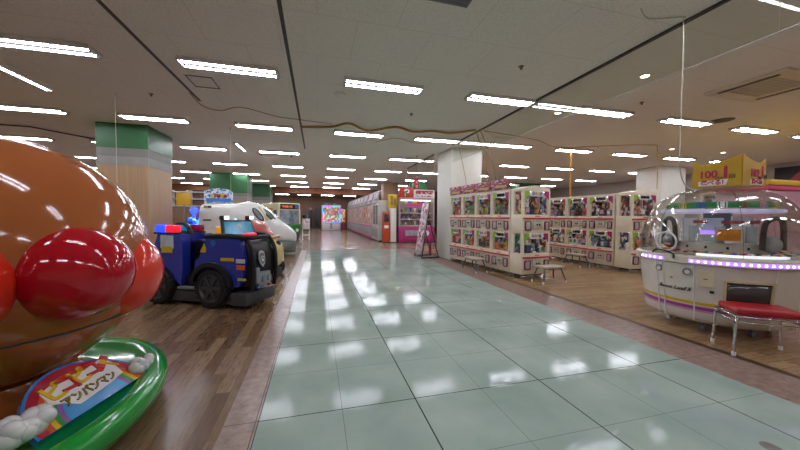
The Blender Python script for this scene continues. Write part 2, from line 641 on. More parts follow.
# glass smoke barrier hanging from the ceiling
gb = thing('glass_smoke_barrier', 'clear glass smoke barrier hanging from the ceiling along the aisle', 'glass partition', (4.07, 0, 0))
tag(gb, kind='structure')
bar_glass = glass('barrier_glass', '#f7f9f5', 0.045)
ys = [0.4, 1.9, 3.35, 4.75, 6.2, 7.65, 9.0]
for a, b_ in zip(ys[:-1], ys[1:]):
    MB().box((0, (a + b_) / 2, (3.12 + CEIL) / 2), (0.012, b_ - a - 0.012, CEIL - 3.12)).build('glass_panel', bar_glass, gb, 0)
MB().box((0, (0.4 + 9.0) / 2, CEIL - 0.012), (0.05, 8.6, 0.024)).build('top_rail', dark_grey, gb, 0)
MB().box((0, (0.4 + 9.0) / 2, 3.115), (0.012, 8.6, 0.006)).build('bottom_edge', mat('glass_edge', '#9aa09a', 0.3), gb, 0)
for a, b_ in ((10.6, 12.3), (12.31, 14.0)):
    MB().box((0, (a + b_) / 2, (3.12 + CEIL) / 2), (0.012, b_ - a, CEIL - 3.12)).build('glass_panel', bar_glass, gb, 0)
MB().box((0, 12.3, CEIL - 0.012), (0.05, 3.4, 0.024)).build('top_rail', dark_grey, gb, 0)

# ---------------------------------------------------------------- ceiling lights
tube_mat = mat('lit_tube', '#ffffff', 0.4, emit=('#f2f4ff', 32.0), noise=0.0)
house_mat = mat('light_housing', '#2b2927', 0.8, spec=0.05)

def make_light(tubes=2, L=1.34):
    t = thing('ceiling_light', '', 'ceiling light')
    mb = MB()
    w = 0.30 if tubes == 2 else 0.14
    mb.box((0, 0, -0.007), (L, w * 0.93, 0.014))
    mb.box((0, 0, -0.022), (L - 0.1, w * 0.12, 0.03))
    for s in (-1, 1):
        mb.box((0, s * w * 0.46, -0.030), (L, 0.010, 0.060))  # lips added to keep the tubes' upward glow off the ceiling
    mb.build('housing', house_mat, t, 0)
    mb = MB()
    for s in (-1, 1):
        mb.box((0, s * (w * 0.46 + 0.009), -0.030), (L + 0.01, 0.008, 0.060))  # pale strips covering the outside of the added lips
        mb.box((s * L / 2, 0, -0.030), (0.010, w * 0.94, 0.060))
    mb.build('lip_cover_and_cap', mat('lip_cover_paint', '#cfccc4', 0.5), t, 0)
    for y in ((-0.078, 0.078) if tubes == 2 else (0.0,)):
        MB().cyl((-L / 2 + 0.04, y, -0.052), (L / 2 - 0.04, y, -0.052), 0.0135, seg=10).build('tube', tube_mat, t, 60)
    return t

twin = make_light()
ORD = ['first', 'second', 'third', 'fourth', 'fifth', 'sixth', 'seventh', 'eighth', 'ninth', 'tenth', 'eleventh', 'twelfth', 'thirteenth']
first = True
rows = [-1.15, 2.07, 5.29, 8.51, 11.73, 14.95, 18.17, 21.39, 24.61]
row_word = {2: 'nearest row', 3: 'second row', 4: 'third row', 5: 'fourth row', 6: 'fifth row', 7: 'sixth row', 8: 'seventh row'}
def col_word(k):
    if k in (1, 2):
        return ('just right of the dark joint' if k == 1 else 'just left of the glass barrier')
    if k <= 0:
        return ORD[-k] + ' left of the dark joint'
    return ORD[k - 3] + ' right of the glass barrier'
for ri, y in enumerate(rows):
    for k in range(-4, 8):
        x = -1.26 + 2.36 * k
        if ri >= 7 and not -3 <= k <= 3:
            continue
        if ri < 2 and k < -1 and ri == 0:
            continue
        if x < -12 or x > 17:
            continue
        # keep clear of the columns
        if k == -2 and ri == 0: continue
        L = twin if first else copy_tree(twin)
        first = False
        L.location = (x - (0.1 if k == 2 else 0), y, CEIL)
        if ri < 2:
            L['label'] = 'twin tube light %s, %s' % (['behind the viewer', 'overhead'][ri], col_word(k))
        else:
            L['label'] = 'twin tube ceiling light, %s, %s' % (row_word[ri], col_word(k))
        L['group'] = 'twin tube ceiling lights in rows'
far_n = 0
for y in (28.2, 31.0, 33.8):
    for x in (-5.6, -3.4, -1.26, 1.1, 3.4):
        L = copy_tree(twin)
        L.location = (x, y, CEIL)
        L['label'] = 'distant twin tube light on the brown ceiling, %s row, %s' % (
            {28.2: 'nearer', 31.0: 'middle', 33.8: 'last'}[y], {-5.6: 'outermost left', -3.4: 'second from the left', -1.26: 'middle of five', 1.1: 'fourth from the left', 3.4: 'fifth, by the crane row'}[x])
        L['group'] = 'lights of the far hall'
# lights set lengthwise
single = make_light(1, 1.3)
single.location = (-4.66, 6.45, CEIL); single.rotation_euler = (0, 0, pi / 2)
tag(single, 'single tube light set lengthwise on the near left ceiling', 'ceiling light')
s2 = copy_tree(single)
s2.location = (-2.40, 11.2, CEIL - 0.0); s2.scale = (0.9, 1, 1)
s2['label'] = 'single tube light set lengthwise between the rows before the air vent'

# small downlights
dl_glow = mat('downlight_glow', '#fff6dd', 0.4, emit=('#ffe9b8', 9.0), noise=0)
for i, (x, y, lb) in enumerate(((5.03, 3.84, 'just past the glass barrier, nearest the viewer'), (5.02, 5.68, 'past the glass barrier, second from the viewer'),
                               (11.09, 7.53, 'above the white column'), (13.26, 7.42, 'above the yellow candy dome crown'))):
    t = thing('downlight', 'small round warm downlight ' + lb, 'downlight', (x, y, CEIL), 0, 'round downlights')
    MB().lathe([(0.055, -0.004), (0.085, -0.012), (0.09, -0.008), (0.09, 0.0)], 20).build('trim_ring', white_paint, t)
    MB().cyl((0, 0, -0.006), (0, 0, -0.001), 0.056, seg=20).build('lens', dl_glow, t)

# air conditioner cassettes
def cassette(loc, rz, label, sx=1.1, sy=1.0):
    t = thing('air_conditioner_cassette', label, 'air conditioner', loc, rz)
    mb = MB()
    for s in (-1, 1):
        mb.box((s * (sx / 2 - 0.11), 0, -0.02), (0.22, sy, 0.04), bevel=0.008)
        mb.box((0, s * (sy / 2 - 0.11), -0.02), (sx - 0.44, 0.22, 0.04), bevel=0.008)
    mb.build('frame', cream, t)
    mb = MB()
    mb.box((0, 0, -0.022), (sx - 0.46, sy - 0.46, 0.012))
    for i in range(9):
        mb.box((0, -(sy - 0.5) / 2 + i * (sy - 0.5) / 8, -0.032), (sx - 0.48, 0.012, 0.012))
    mb.build('intake_grille', mat('grille_grey', '#c9c2b6', 0.4), t, 0)
    for s in (-1, 1):
        MB().box((s * (sx / 2 - 0.12), 0, -0.042), (0.07, sy * 0.72, 0.012)).build('air_slot', black_plastic, t, 0)
    return t
cassette((7.35, 3.55, CEIL), radians(0), 'ceiling air conditioner cassette with dark slot beyond the glass barrier', 1.25, 1.05)
cassette((-1.45, 12.35, CEIL), 0, 'ceiling air vent with dark end slots before the far lights', 1.3, 0.5)

mb = MB()
for s in (-1, 1):
    mb.box((s * 0.19, 0, -0.006), (0.012, 0.46, 0.012)); mb.box((0, s * 0.23, -0.006), (0.39, 0.012, 0.012))
tag(mb.build('access_hatch', mid_grey, None, 0), 'square ceiling access hatch frame beside the cable', 'access hatch').location = (-1.87, 6.05, CEIL)
mb = MB(); mb.lathe([(0.02, -0.03), (0.08, -0.025), (0.11, -0.008), (0.11, 0)], 20)
tag(mb.build('smoke_detector', white_paint, None), 'round ceiling smoke detector near the dark joint', 'smoke detector').location = (0.41, 5.93, CEIL)
mb = MB(); mb.lathe([(0.02, -0.012), (0.2, -0.012), (0.22, -0.006), (0.22, 0)], 24)
tag(mb.build('ceiling_vent', mat('dark_vent', '#4a4038', 0.6), None), 'dark round ceiling vent beside the lights over the dome', 'vent').location = (8.94, 5.05, CEIL)
mb = MB()
for s in (-1, 1):
    mb.box((s * 0.24, 0, -0.008), (0.03, 0.5, 0.016)); mb.box((0, s * 0.24, -0.008), (0.5, 0.03, 0.016))
mb.box((0, 0, -0.003), (0.45, 0.45, 0.006))
tag(mb.build('square_hatch', mid_grey, None, 0), 'square framed ceiling panel straight overhead', 'ceiling panel').location = (1.30, 2.86, CEIL)
for x, y, lb in ((2.95, 4.1, 'beside the glass barrier'), (2.0, 6.6, 'over the tile lane'), (-3.0, 6.9, 'near the left lights'), (6.1, 4.7, 'beyond the glass barrier'), (3.59, 11.08, 'before the white column')):
    mb = MB(); mb.cyl((0, 0, -0.05), (0, 0, 0), 0.018, seg=10).cyl((0, 0, -0.008), (0, 0, 0), 0.04, seg=14)
    tag(mb.build('sprinkler_head', mat('tan_metal', '#7d6a52', 0.4, metal=0.5), None), 'small sprinkler head in the ceiling ' + lb, 'sprinkler').location = (x, y, CEIL)

# cords
cord_y = mat('tan_yellow_cord', '#a88432', 0.6)
cord_w = mat('white_cord', '#c9c4b4', 0.6)
def cord(name, pts, r, m, label, steps=6):
    mb = MB(); mb.tube(pts, r, 6, smooth_steps=steps)
    return tag(mb.build(name, m, None, 60), label, 'cord')
Z = CEIL - 0.02
cord('power_cord', [(-2.26, 6.6, Z), (-2.22, 7.15, Z - 0.05), (-1.95, 7.4, Z - 0.03), (-1.5, 7.1, Z - 0.02), (-0.85, 7.5, Z - 0.03), (-0.4, 7.62, Z - 0.02), (0.35, 7.75, Z - 0.02)], 0.009, cord_y, 'thin yellow cord from the left dark joint along the ceiling')
cord('cord_bundle', [(-0.4, 8.3, Z), (0.35, 8.0, Z - 0.02), (0.75, 7.65, Z), (1.25, 8.0, Z - 0.04), (1.9, 7.6, Z - 0.01), (2.4, 7.8, Z - 0.03), (2.9, 7.65, Z - 0.02), (3.4, 7.65, Z - 0.03), (3.95, 7.3, Z)], 0.028, cord_y, 'thick bundle of yellow cords sagging across the ceiling boards')
cord('power_cord', [(0.9, 8.35, Z), (1.6, 9.0, Z - 0.06), (2.2, 8.7, Z), (2.9, 8.9, Z - 0.05), (3.75, 8.6, Z)], 0.008, mat('pale_yellow_cord', '#b39a3c', 0.6), 'thin pale yellow cord looping behind the thick bundle')
cord('power_cord', [(3.95, 7.3, Z), (4.2, 7.35, 3.0), (4.72, 7.8, 2.12)], 0.010, cord_y, 'yellow cord dropping past the glass to the crane cabinets')
cord('power_cord', [(3.97, 7.15, Z), (4.35, 7.2, 2.9), (4.68, 7.4, 2.12)], 0.010, cord_y, 'second yellow cord dropping beside the first to the cabinets')
cord('power_cord', [(3.9, 8.3, Z), (4.25, 8.5, 2.7), (4.45, 8.7, 2.12)], 0.007, cord_y, 'thin yellow cord before the white column')
cord('power_cord', [(4.2, 7.3, Z), (6.0, 7.6, Z - 0.03), (7.4, 8.3, Z), (8.9, 7.4, Z - 0.03), (10.0, 7.2, Z)], 0.010, cord_y, 'yellow cord along the ceiling beyond the glass barrier')
cord('power_cord', [(10.0, 7.2, Z), (9.9, 7.1, 3.0), (9.2, 6.6, 2.25)], 0.012, cord_y, 'brownish cord hanging down before the far white column')
cord('dangling_cable', [(3.35, 2.62, Z), (3.6, 2.72, Z), (3.93, 2.60, Z), (3.94, 2.60, Z - 0.03), (3.955, 2.60, 3.3), (3.96, 2.605, 2.5), (3.99, 2.62, 2.0), (4.25, 2.72, 1.80), (4.75, 2.90, 1.78)], 0.0055, cord_w, 'white cord hanging from the ceiling to the candy dome')
mb = MB(); mb.cyl((8.15, 8.59, 2.06), (8.15, 8.59, CEIL), 0.022, seg=10).cyl((8.15, 8.59, CEIL - 0.03), (8.15, 8.59, CEIL), 0.05, seg=12)
tag(mb.build('orange_cable_pole', mat('orange_pole', '#d28a1e', 0.5), None), 'straight orange cable pole from ceiling to second crane row', 'cable pole')
for x, y, lb, zb in ((-3.62, 7.0, 'nearer of the two before the wood column', 2.0), (-2.15, 8.9, 'farther from the column', 1.9)):
    mb = MB(); mb.tube([(x, y, CEIL), (x + 0.01, y, 2.8), (x, y + 0.03, zb)], 0.004, 6)
    mb.cyl((x, y, CEIL - 0.06), (x, y, CEIL), 0.012, seg=8)
    tag(mb.build('hanging_wire', cord_w, None), 'thin white wire hanging from the left ceiling, ' + lb, 'wire')
mb = MB(); mb.tube([(-9.2, 10.2, CEIL - 0.02), (-7.1, 10.2, CEIL - 0.04), (-6.0, 11.9, CEIL - 0.03)], 0.02, 6)
tag(mb.build('ceiling_conduit', dark_grey, None), 'dark conduit pipe on the ceiling left of the wood column', 'pipe')

# ---------------------------------------------------------------- glossy ball ride
ride = thing('ball_ride', 'big glossy brown ball ride with round red bumpers on a green dish', 'kiddie ride', (-2.10, 2.35, 0))
def R_(p):
    return Vector(p) - Vector((-2.10, 2.35, 0))
green_gloss = mat('green_gloss', '#0f9434', 0.14, coat=0.35, noise=0.05, nscale=3)
brown_gloss = mat('brown_gloss', '#a35a2c', 0.10, coat=0.25, noise=0.04, nscale=2)
mb = MB()
mb.lathe([(0.0, 0.015), (0.80, 0.015), (0.90, 0.05), (0.975, 0.11), (1.0, 0.17), (0.995, 0.225), (0.965, 0.262), (0.92, 0.268), (0.87, 0.245), (0.83, 0.215), (0.60, 0.205), (0.0, 0.205)], 72, sx=1.05, sy=1.2)
mb.build('dish_base', green_gloss, ride, 50)
mb = MB(); mb.lathe([(0, 0), (0.7, 0), (0.72, 0.02), (0, 0.02)], 40, sx=0.95, sy=1.2)
mb.build('foot_plate', black_plastic, ride)
B = R_((-2.085, 2.685, 1.085))
mb = MB(); mb.sphere(B, 0.828, 72)
mb.lathe([(0.55, 0.2), (0.42, 0.26), (0.38, 0.33)], 40, c=(B.x, B.y, 0))
mb.build('body_shell', brown_gloss, ride, 60)
def bumper(c, r, m, name='round_bumper'):
    mb = MB(); mb.sphere(R_(c), r, 56)
    return mb.build(name, m, ride, 60)
bumper((-1.405, 2.325, 1.045), 0.278, red_gloss)['label'] = 'deep red round bumper'
bumper((-1.515, 2.80, 0.965), 0.345, orange_gloss)['label'] = 'orange red round bumper'
bumper((-1.80, 2.00, 1.03), 0.30, orange_gloss)['label'] = 'orange red round bumper'
# body seam ring low on the ball
mb = MB()
zc = -0.40
rr_ = sqrt(0.83 ** 2 - zc ** 2)
mb.tube([(B.x + rr_ * cos(a * 2 * pi / 90), B.y + rr_ * sin(a * 2 * pi / 90), B.z + zc) for a in range(90)], 0.006, 6, closed=True)
mb.build('body_seam', black_plastic, ride, 60)

# rainbow sign: leaning plate on the dish
P0 = R_((-1.37, 2.00, 0.235)); P1 = R_((-1.215, 2.66, 0.235))
xd = (P1 - P0).normalized()
inw = Vector((-xd.y, xd.x, 0))       # towards the ball
yd = (inw * 0.80 + Vector((0, 0, 0.60))).normalized()
SW = (P1 - P0).length
SM = face_M((P0 + P1) / 2 - inw * 0.0, xd, yd)
def arc_poly(w, h, n=24, ins=0.0):
    pts = [(-w / 2, 0), ]
    return [(w / 2 * cos(pi - pi * k / n), h * sin(pi - pi * k / n)) for k in range(n + 1)]
sgn = MB()
sgn.prism(arc_poly(SW * 1.06, 0.345), 0.035, SM @ Matrix.Translation((0, 0, -0.03)))
sign = sgn.build('rainbow_sign', mat('sky_blue_edge', '#2f7fc4', 0.2, coat=0.5), ride)
bands = [('#b01030', 1.0), ('#cc4a24', 0.86), ('#d8b410', 0.78), ('#2c8a3c', 0.70), ('#8a5aa8', 0.62), ('#3f9ad8', 0.55)]
for i, (c, s) in enumerate(bands):
    w, h = SW * 1.02 * s, 0.33 * s
    mb = MB()
    if i < 5:
        s2_ = bands[i + 1][1]
        n = 28
        P = []
        for k in range(n + 1):
            a = pi - pi * k / n
            P.append([SM @ Vector((w / 2 * cos(a), h * sin(a), 0.0062)), SM @ Vector((SW * 1.02 * s2_ / 2 * cos(a), 0.33 * s2_ * sin(a), 0.0062))])
        mb.quadgrid(P)
    else:
        mb.prism(arc_poly(w, h), 0.001, SM @ Matrix.Translation((0, 0, 0.0055)))
    mb.build('rainbow_band', mat('rainbow_%d' % i, c, 0.2, coat=0.5, noise=0.03), sign, 0)
LM = SM @ Matrix.Translation((0.02, 0.165, 0.0)) @ Matrix.Rotation(radians(2), 4, 'Z')
def blob(cx, cy, rx, ry, n=20):
    return [(cx + rx * cos(2 * pi * k / n), cy + ry * sin(2 * pi * k / n)) for k in range(n)]
mb = MB()
mb.prism([(-0.215, -0.015), (-0.20, 0.075), (-0.10, 0.10), (0.05, 0.075), (0.12, 0.085), (0.21, 0.10), (0.23, 0.02), (0.21, -0.075), (0.1, -0.095), (-0.12, -0.105), (-0.17, -0.045)], 0.005, LM @ Matrix.Translation((0, 0, 0.006)))
mb.build('lettering_backing', mat('letter_white', '#e9e2e2', 0.25, noise=0.02), sign, 0)
mb = MB()
chars = 'ピコピコ'
for i, ch in enumerate(chars):
    mb.text(ch, 0.125, LM @ Matrix.Translation((-0.15 + i * 0.082, 0.035 + 0.006 * i, 0.014)) @ Matrix.Rotation(radians([4, -4, 5, -4][i]), 4, 'Z'), 0.006, mi=0 if i % 2 == 0 else 1, bold=0.005)
mb.build('lettering', [mat('letter_yellow', '#e0b400', 0.3), mat('letter_red', '#c01c20', 0.3)], sign, 0)
mb = MB(); mb.text('アンパンマン', 0.068, LM @ Matrix.Translation((-0.005, -0.055, 0.014)), 0.006, fit=0.34, bold=0.0025)
mb.build('lettering', mat('letter_olive', '#7d6a10', 0.3), sign, 0)
mb = MB()
hm = LM @ Matrix.Translation((0.185, 0.06, 0.013)) @ Matrix.Rotation(radians(35), 4, 'Z')
mb.prism([(-0.055, -0.018), (-0.02, -0.018), (-0.02, 0.03), (-0.055, 0.03)], 0.006, hm)
mb.prism([(0.02, -0.018), (0.055, -0.018), (0.055, 0.03), (0.02, 0.03)], 0.006, hm)
mb.prism([(-0.02, -0.008), (0.02, -0.008), (0.02, 0.02), (-0.02, 0.02)], 0.006, hm, mi=1)
mb.prism([(-0.006, -0.09), (0.006, -0.09), (0.006, -0.008), (-0.006, -0.008)], 0.006, hm, mi=1)
mb.build('mallet_mark', [MATS['letter_red'], MATS['letter_yellow']], sign, 0)
cloud_m = mat('cloud_white', '#d9d7d6', 0.2, coat=0.6, noise=0.03)
rc = random.Random(4)
for c, sc_, ln in (((-1.445, 1.985, 0.295), 1.05, 0.05), ((-1.275, 2.71, 0.265), 0.85, 0.04)):
    mb = MB()
    c = R_(c)
    dvec = Vector((0.25, 0.97, 0))
    for t_ in (-1.0, -0.5, 0.0, 0.5, 1.0):
        q = c + dvec * (t_ * ln)
        mb.sphere(q, (0.06 * sc_, 0.06 * sc_, 0.055 * sc_), 18)
        for k in range(3):
            a = rc.uniform(0, 6.28)
            mb.sphere(q + Vector((0.045 * cos(a), 0.045 * sin(a), 0.012 + 0.03 * k / 2)) * sc_, 0.042 * sc_, 16)
    mb.build('cloud', cloud_m, ride, 60)

# ---------------------------------------------------------------- police car ride
PA = atan2(-0.46575, 0.88492)
car = thing('police_car_ride', 'blue and black police car kiddie ride with red and blue light bars', 'kiddie ride', (-1.54, 5.20, 0), PA)
car.scale = (0.95, 0.80, 1.0)
# local axes: x forward, y away from the viewer, z up; near side at y = 0
NW = 0.90
mb = MB()
mb.box((-0.42, NW / 2, 0.15), (2.0, 0.74, 0.17), bevel=0.02)
mb.box((0.50, NW / 2, 0.16), (0.28, 0.86, 0.19), bevel=0.02)
mb.build('chassis', dark_grey, car)
for x, y in ((0.42, 0.12), (0.42, 0.80), (-1.2, 0.15), (-1.2, 0.78), (-0.95, 0.15)):
    mb = MB(); mb.cyl((x, y, 0.0), (x, y, 0.03), 0.045, seg=14).cyl((x, y, 0.03), (x, y, 0.09), 0.016, seg=10)
    mb.build('foot', black_plastic, car)
def side_prof(poly, y0, y1, mb, mi=0, bev=0.0):
    """polygon in (x, z) extruded from y0 to y1"""
    M = face_M((0, y1, 0), (1, 0, 0), (0, 0, 1))
    mb.prism(poly, y1 - y0, M, mi)
def arch(cx, cz, r, a0, a1, n=12):
    return [(cx + r * cos(radians(a0 + (a1 - a0) * k / n)), cz + r * sin(radians(a0 + (a1 - a0) * k / n))) for k in range(n + 1)]
# front body with wheel arch cut out
front = [(-0.30, 0.26)] + [(-0.335, 0.34)] + arch(0.0, 0.30, 0.345, 172, 5)[0:] + [(0.48, 0.34), (0.56, 0.55), (0.58, 0.74), (0.54, 0.94), (0.49, 1.06), (-0.10, 1.09), (-0.18, 0.95), (-0.24, 0.78), (-0.33, 0.70), (-0.36, 0.5)]
mb = MB()
side_prof(front, 0.06, NW - 0.02, mb)
b_ = mb.build('front_body', blue_gloss, car, 40)
md = b_.modifiers.new('b', 'BEVEL'); md.width = 0.025; md.segments = 3; md.limit_method = 'ANGLE'; md.angle_limit = radians(50)
# flared fender over the front wheel
mb = MB()
fo = arch(0.0, 0.30, 0.40, 165, 8, 16); fi = arch(0.0, 0.30, 0.335, 165, 8, 16)
side_prof(fo + fi[::-1], -0.02, 0.10, mb)
b_ = mb.build('wheel_arch', mat('arch_black', '#16181e', 0.35), car, 40)
# rear body: two posts, seat tub
rear = [(-0.64, 0.30), (-0.60, 0.55), (-0.60, 0.95), (-0.62, 1.10), (-1.10, 1.10), (-1.18, 0.92), (-1.24, 0.80), (-1.34, 0.60)] + arch(-1.06, 0.30, 0.33, 150, 12)
mb = MB()
side_prof(rear, 0.08, 0.26, mb)
side_prof(rear, 0.64, 0.82, mb)
b_ = mb.build('rear_body', blue_gloss, car, 40)
md = b_.modifiers.new('b', 'BEVEL'); md.width = 0.02; md.segments = 3; md.limit_method = 'ANGLE'; md.angle_limit = radians(50)
mb = MB()
mb.box((-1.05, 0.45, 0.72), (0.42, 0.40, 0.5), bevel=0.05)
mb.box((-0.55, 0.52, 0.34), (0.62, 0.66, 0.22), bevel=0.02)
mb.box((-0.42, 0.62, 0.70), (0.5, 0.36, 0.6), bevel=0.03)
mb.build('seat_tub', black_plastic, car)
mb = MB(); mb.box((-0.47, 0.07, 0.285), (0.36, 0.12, 0.03), bevel=0.008)
mb.build('door_sill', mid_grey, car)
mb = MB(); mb.lathe([(0.17, -0.05), (0.20, -0.05), (0.21, 0.0), (0.20, 0.05), (0.17, 0.05)], 28, a0=0, a1=pi)
o = mb.build('roll_hoop', black_plastic, car); o.rotation_euler = (pi / 2, 0, 0); o.location = (-0.95, 0.45, 1.08)
# wheels
def wheel(x, y, r, w):
    mb = MB()
    mb.lathe([(r * 0.66, -w / 2), (r * 0.9, -w / 2), (r, -w * 0.3), (r, w * 0.3), (r * 0.9, w / 2), (r * 0.66, w / 2), (r * 0.66, -w / 2)], 36)
    for k in range(24):
        a = 2 * pi * k / 24
        mb.box((r * 0.99 * cos(a), r * 0.99 * sin(a), 0), (0.025, 0.035, w * 0.9), rot=(0, 0, a))
    t = mb.build('wheel', black_rubber, car, 40)
    t.rotation_euler = (pi / 2, 0, 0); t.location = (x, y, r)
    mb = MB()
    mb.lathe([(0.0, 0.02), (r * 0.2, 0.03), (r * 0.24, 0.0), (r * 0.6, -0.01), (r * 0.66, 0.03), (r * 0.70, 0.03), (r * 0.70, -0.06), (0, -0.06)], 30)
    for k in range(6):
        a = 2 * pi * k / 6
        mb.box((r * 0.42 * cos(a), r * 0.42 * sin(a), 0.012), (r * 0.42, 0.05, 0.03), rot=(0, 0, a), bevel=0.006)
    h = mb.build('hub', mat('dark_alloy', '#4a4b4f', 0.35, metal=0.5), t, 40)
    h.location = (0, 0, w / 2 - 0.02)
    return t
wheel(0.0, 0.10, 0.30, 0.20)
wheel(-1.05, 0.10, 0.29, 0.20)
wheel(0.0, NW - 0.06, 0.30, 0.2)
wheel(-1.05, 0.80, 0.29, 0.2)
# black front: grille, rim rail, windshield
mb = MB()
fr = [(0.50, 1.04), (0.58, 0.97), (0.64, 0.80), (0.65, 0.55), (0.62, 0.34), (0.48, 0.30)]
side_prof(fr, 0.15, NW - 0.04, mb)
b_ = mb.build('front_grille', black_plastic, car, 40)
md = b_.modifiers.new('b', 'BEVEL'); md.width = 0.03; md.segments = 3; md.limit_method = 'ANGLE'; md.angle_limit = radians(40)
for y in (0.16, NW - 0.06):
    mb = MB(); mb.tube([(0.54, y, 1.06), (0.62, y, 0.96), (0.67, y, 0.80), (0.68, y, 0.50), (0.64, y, 0.28)], 0.035, 8, smooth_steps=4)
    mb.build('bull_bar', black_rubber, car, 60)
mb = MB()
mb.tube([(-0.12, 0.04, 1.09), (0.3, 0.03, 1.10), (0.54, 0.10, 1.08), (0.61, 0.45, 1.07), (0.54, 0.80, 1.08), (0.3, 0.88, 1.10), (-0.12, 0.86, 1.10)], 0.035, 8, smooth_steps=5)
mb.build('hood_rail', black_rubber, car, 60)
wsM = face_M((0.25, 0.46, 1.09), (0, 1, 0), (-0.30, 0, 1))
mb = MB()
mb.prism([(-0.46, 0), (0.44, 0), (0.38, 0.25), (-0.40, 0.25)], 0.03, wsM @ Matrix.Translation((0, 0, -0.03)))
ws = mb.build('windshield', black_plastic, car, 0)
mb = MB()
mb.prism([(-0.41, 0.025), (0.39, 0.025), (0.345, 0.22), (-0.365, 0.22)], 0.004, wsM @ Matrix.Translation((0, 0, 0.001)))
mb.build('screen', mat('teal_screen', '#1f6f8c', 0.15, noise=0.25, nscale=6, emit=('#1f6f8c', 0.35)), ws, 0)
mb = MB(); mb.text('W', 0.11, wsM @ Matrix.Translation((0.0, 0.15, 0.008)), 0.004)
mb.build('lettering', white_plastic, ws, 0)
for y in (0.12, 0.80):
    mb = MB(); mb.box((0.17, y, 1.365), (0.09, 0.12, 0.07), bevel=0.015)
    h = mb.build('spotlight', black_plastic, car)
    mb = MB(); mb.box((0.222, y, 1.367), (0.02, 0.10, 0.05), bevel=0.006)
    mb.build('lens', mat('lamp_lens', '#cfe0f4', 0.1, emit=('#cfe4ff', 1.6), noise=0.02), h)
mb = MB(); mb.box((0.52, 0.30, 1.115), (0.10, 0.26, 0.045), bevel=0.015)
mb.build('dash_lamp', mat('red_lamp', '#c01024', 0.2, emit=('#e01028', 0.8)), car)
# light bars
blue_on = mat('blue_lamp_lit', '#1428e0', 0.2, emit=('#1a30ff', 2.0))
red_on = mat('red_lamp_lit', '#d01830', 0.2, emit=('#ff1830', 0.7))
for y, lit in ((0.17, True), (0.73, False)):
    mb = MB(); mb.box((-0.97, y, 1.115), (0.44, 0.17, 0.03), bevel=0.008)
    lbse = mb.build('light_bar', black_plastic, car)
    mb = MB(); mb.box((-1.075, y, 1.185), (0.20, 0.15, 0.115), bevel=0.02)
    mb.build('blue_lens', blue_on if lit else mat('teal_lamp', '#1a7c94', 0.2, emit=('#1a7c94', 0.3)), lbse)
    mb = MB(); mb.box((-0.865, y, 1.185), (0.20, 0.15, 0.115), bevel=0.02)
    mb.build('red_lens', red_on if lit else mat('red_lamp_dim', '#9c1420', 0.2), lbse)
mb = MB(); mb.box((-0.36, 0.72, 1.13), (0.14, 0.12, 0.16), bevel=0.02)
mb.build('amber_lamp', mat('amber_lamp', '#d09020', 0.2, emit=('#d09020', 0.3)), car)
# badge, winch, stickers
bM = face_M((0.657, 0.42, 0.74), (0, 1, 0), (-0.15, 0, 1))
shield = [(-0.075, 0.10), (0, 0.125), (0.075, 0.10), (0.085, 0.0), (0.06, -0.08), (0, -0.13), (-0.06, -0.08), (-0.085, 0.0)]
mb = MB(); mb.prism(shield, 0.02, bM)
bd = mb.build('badge', mat('silver', '#c4c6ca', 0.3, metal=0.4), car, 0)
mb = MB(); mb.prism([(x * 0.72, y * 0.72) for x, y in shield], 0.004, bM @ Matrix.Translation((0, 0, 0.02)))
mb.build('badge_field', mat('badge_grey', '#6d7178', 0.3), bd, 0)
mb = MB()
mb.prism(blob(0, -0.025, 0.026, 0.022), 0.004, bM @ Matrix.Translation((0, 0, 0.024)))
for dx, dy in ((-0.033, 0.012), (-0.012, 0.03), (0.012, 0.03), (0.033, 0.012)):
    mb.prism(blob(dx, dy, 0.009, 0.012, 12), 0.004, bM @ Matrix.Translation((0, 0, 0.024)))
mb.build('badge_mark', white_plastic, bd, 0)
mb = MB()
mb.box((0.68, 0.42, 0.44), (0.10, 0.34, 0.20), bevel=0.015)
mb.cyl((0.71, 0.36, 0.44), (0.76, 0.36, 0.44), 0.05, seg=16).cyl((0.71, 0.52, 0.44), (0.76, 0.52, 0.44), 0.05, seg=16)
mb.box((0.71, 0.22, 0.50), (0.05, 0.08, 0.24), bevel=0.01)
mb.build('winch', mat('winch_grey', '#8f9298', 0.35, metal=0.3), car)
for y, c in ((0.26, '#2c6cc0'), (0.60, '#c01830')):
    mb = MB(); mb.box((0.70, y, 0.32), (0.05, 0.06, 0.04), bevel=0.01)
    mb.build('hook', mat('hook_' + c[1:], c, 0.3), car)
for (x0, x1, z0, z1, c, txt) in ((0.16, 0.40, 0.72, 0.77, '#c2a012', 'POLICE'), (0.44, 0.60, 0.70, 0.76, '#b9bcc4', None), (0.45, 0.60, 0.60, 0.67, '#c05a1c', None), (0.47, 0.62, 0.44, 0.48, '#b0a23c', None)):
    mb = MB(); mb.box(((x0 + x1) / 2, 0.050, (z0 + z1) / 2), (x1 - x0, 0.012, z1 - z0), bevel=0.003)
    mb.build('sticker', mat('sticker_' + c[1:], c, 0.35), car)
for x, z, s in ((-0.90, 0.86, 1.0), (-0.19, 0.84, 0.7)):
    mb = MB()
    mb.box((x, 0.072, z + 0.12 * s), (0.26 * s, 0.012, 0.20 * s), bevel=0.003, mi=0)
    mb.box((x, 0.070, z), (0.22 * s, 0.012, 0.10 * s), bevel=0.003, mi=1)
    if s == 1.0:
        mb.build('side_panel', [mat('pale_panel', '#b9c2c8', 0.3, noise=0.2), MATS['sticker_c2a012']], car, 0)
    else:
        mb = MB(); mb.prism([(-0.06, -0.06), (0.05, -0.06), (0.06, 0.0), (0.02, 0.07)], 0.01, face_M((x + 0.02, 0.055, z + 0.06), (1, 0, 0), (0, 0, 1)))
        mb.build('sticker', MATS['sticker_c2a012'], car, 0)
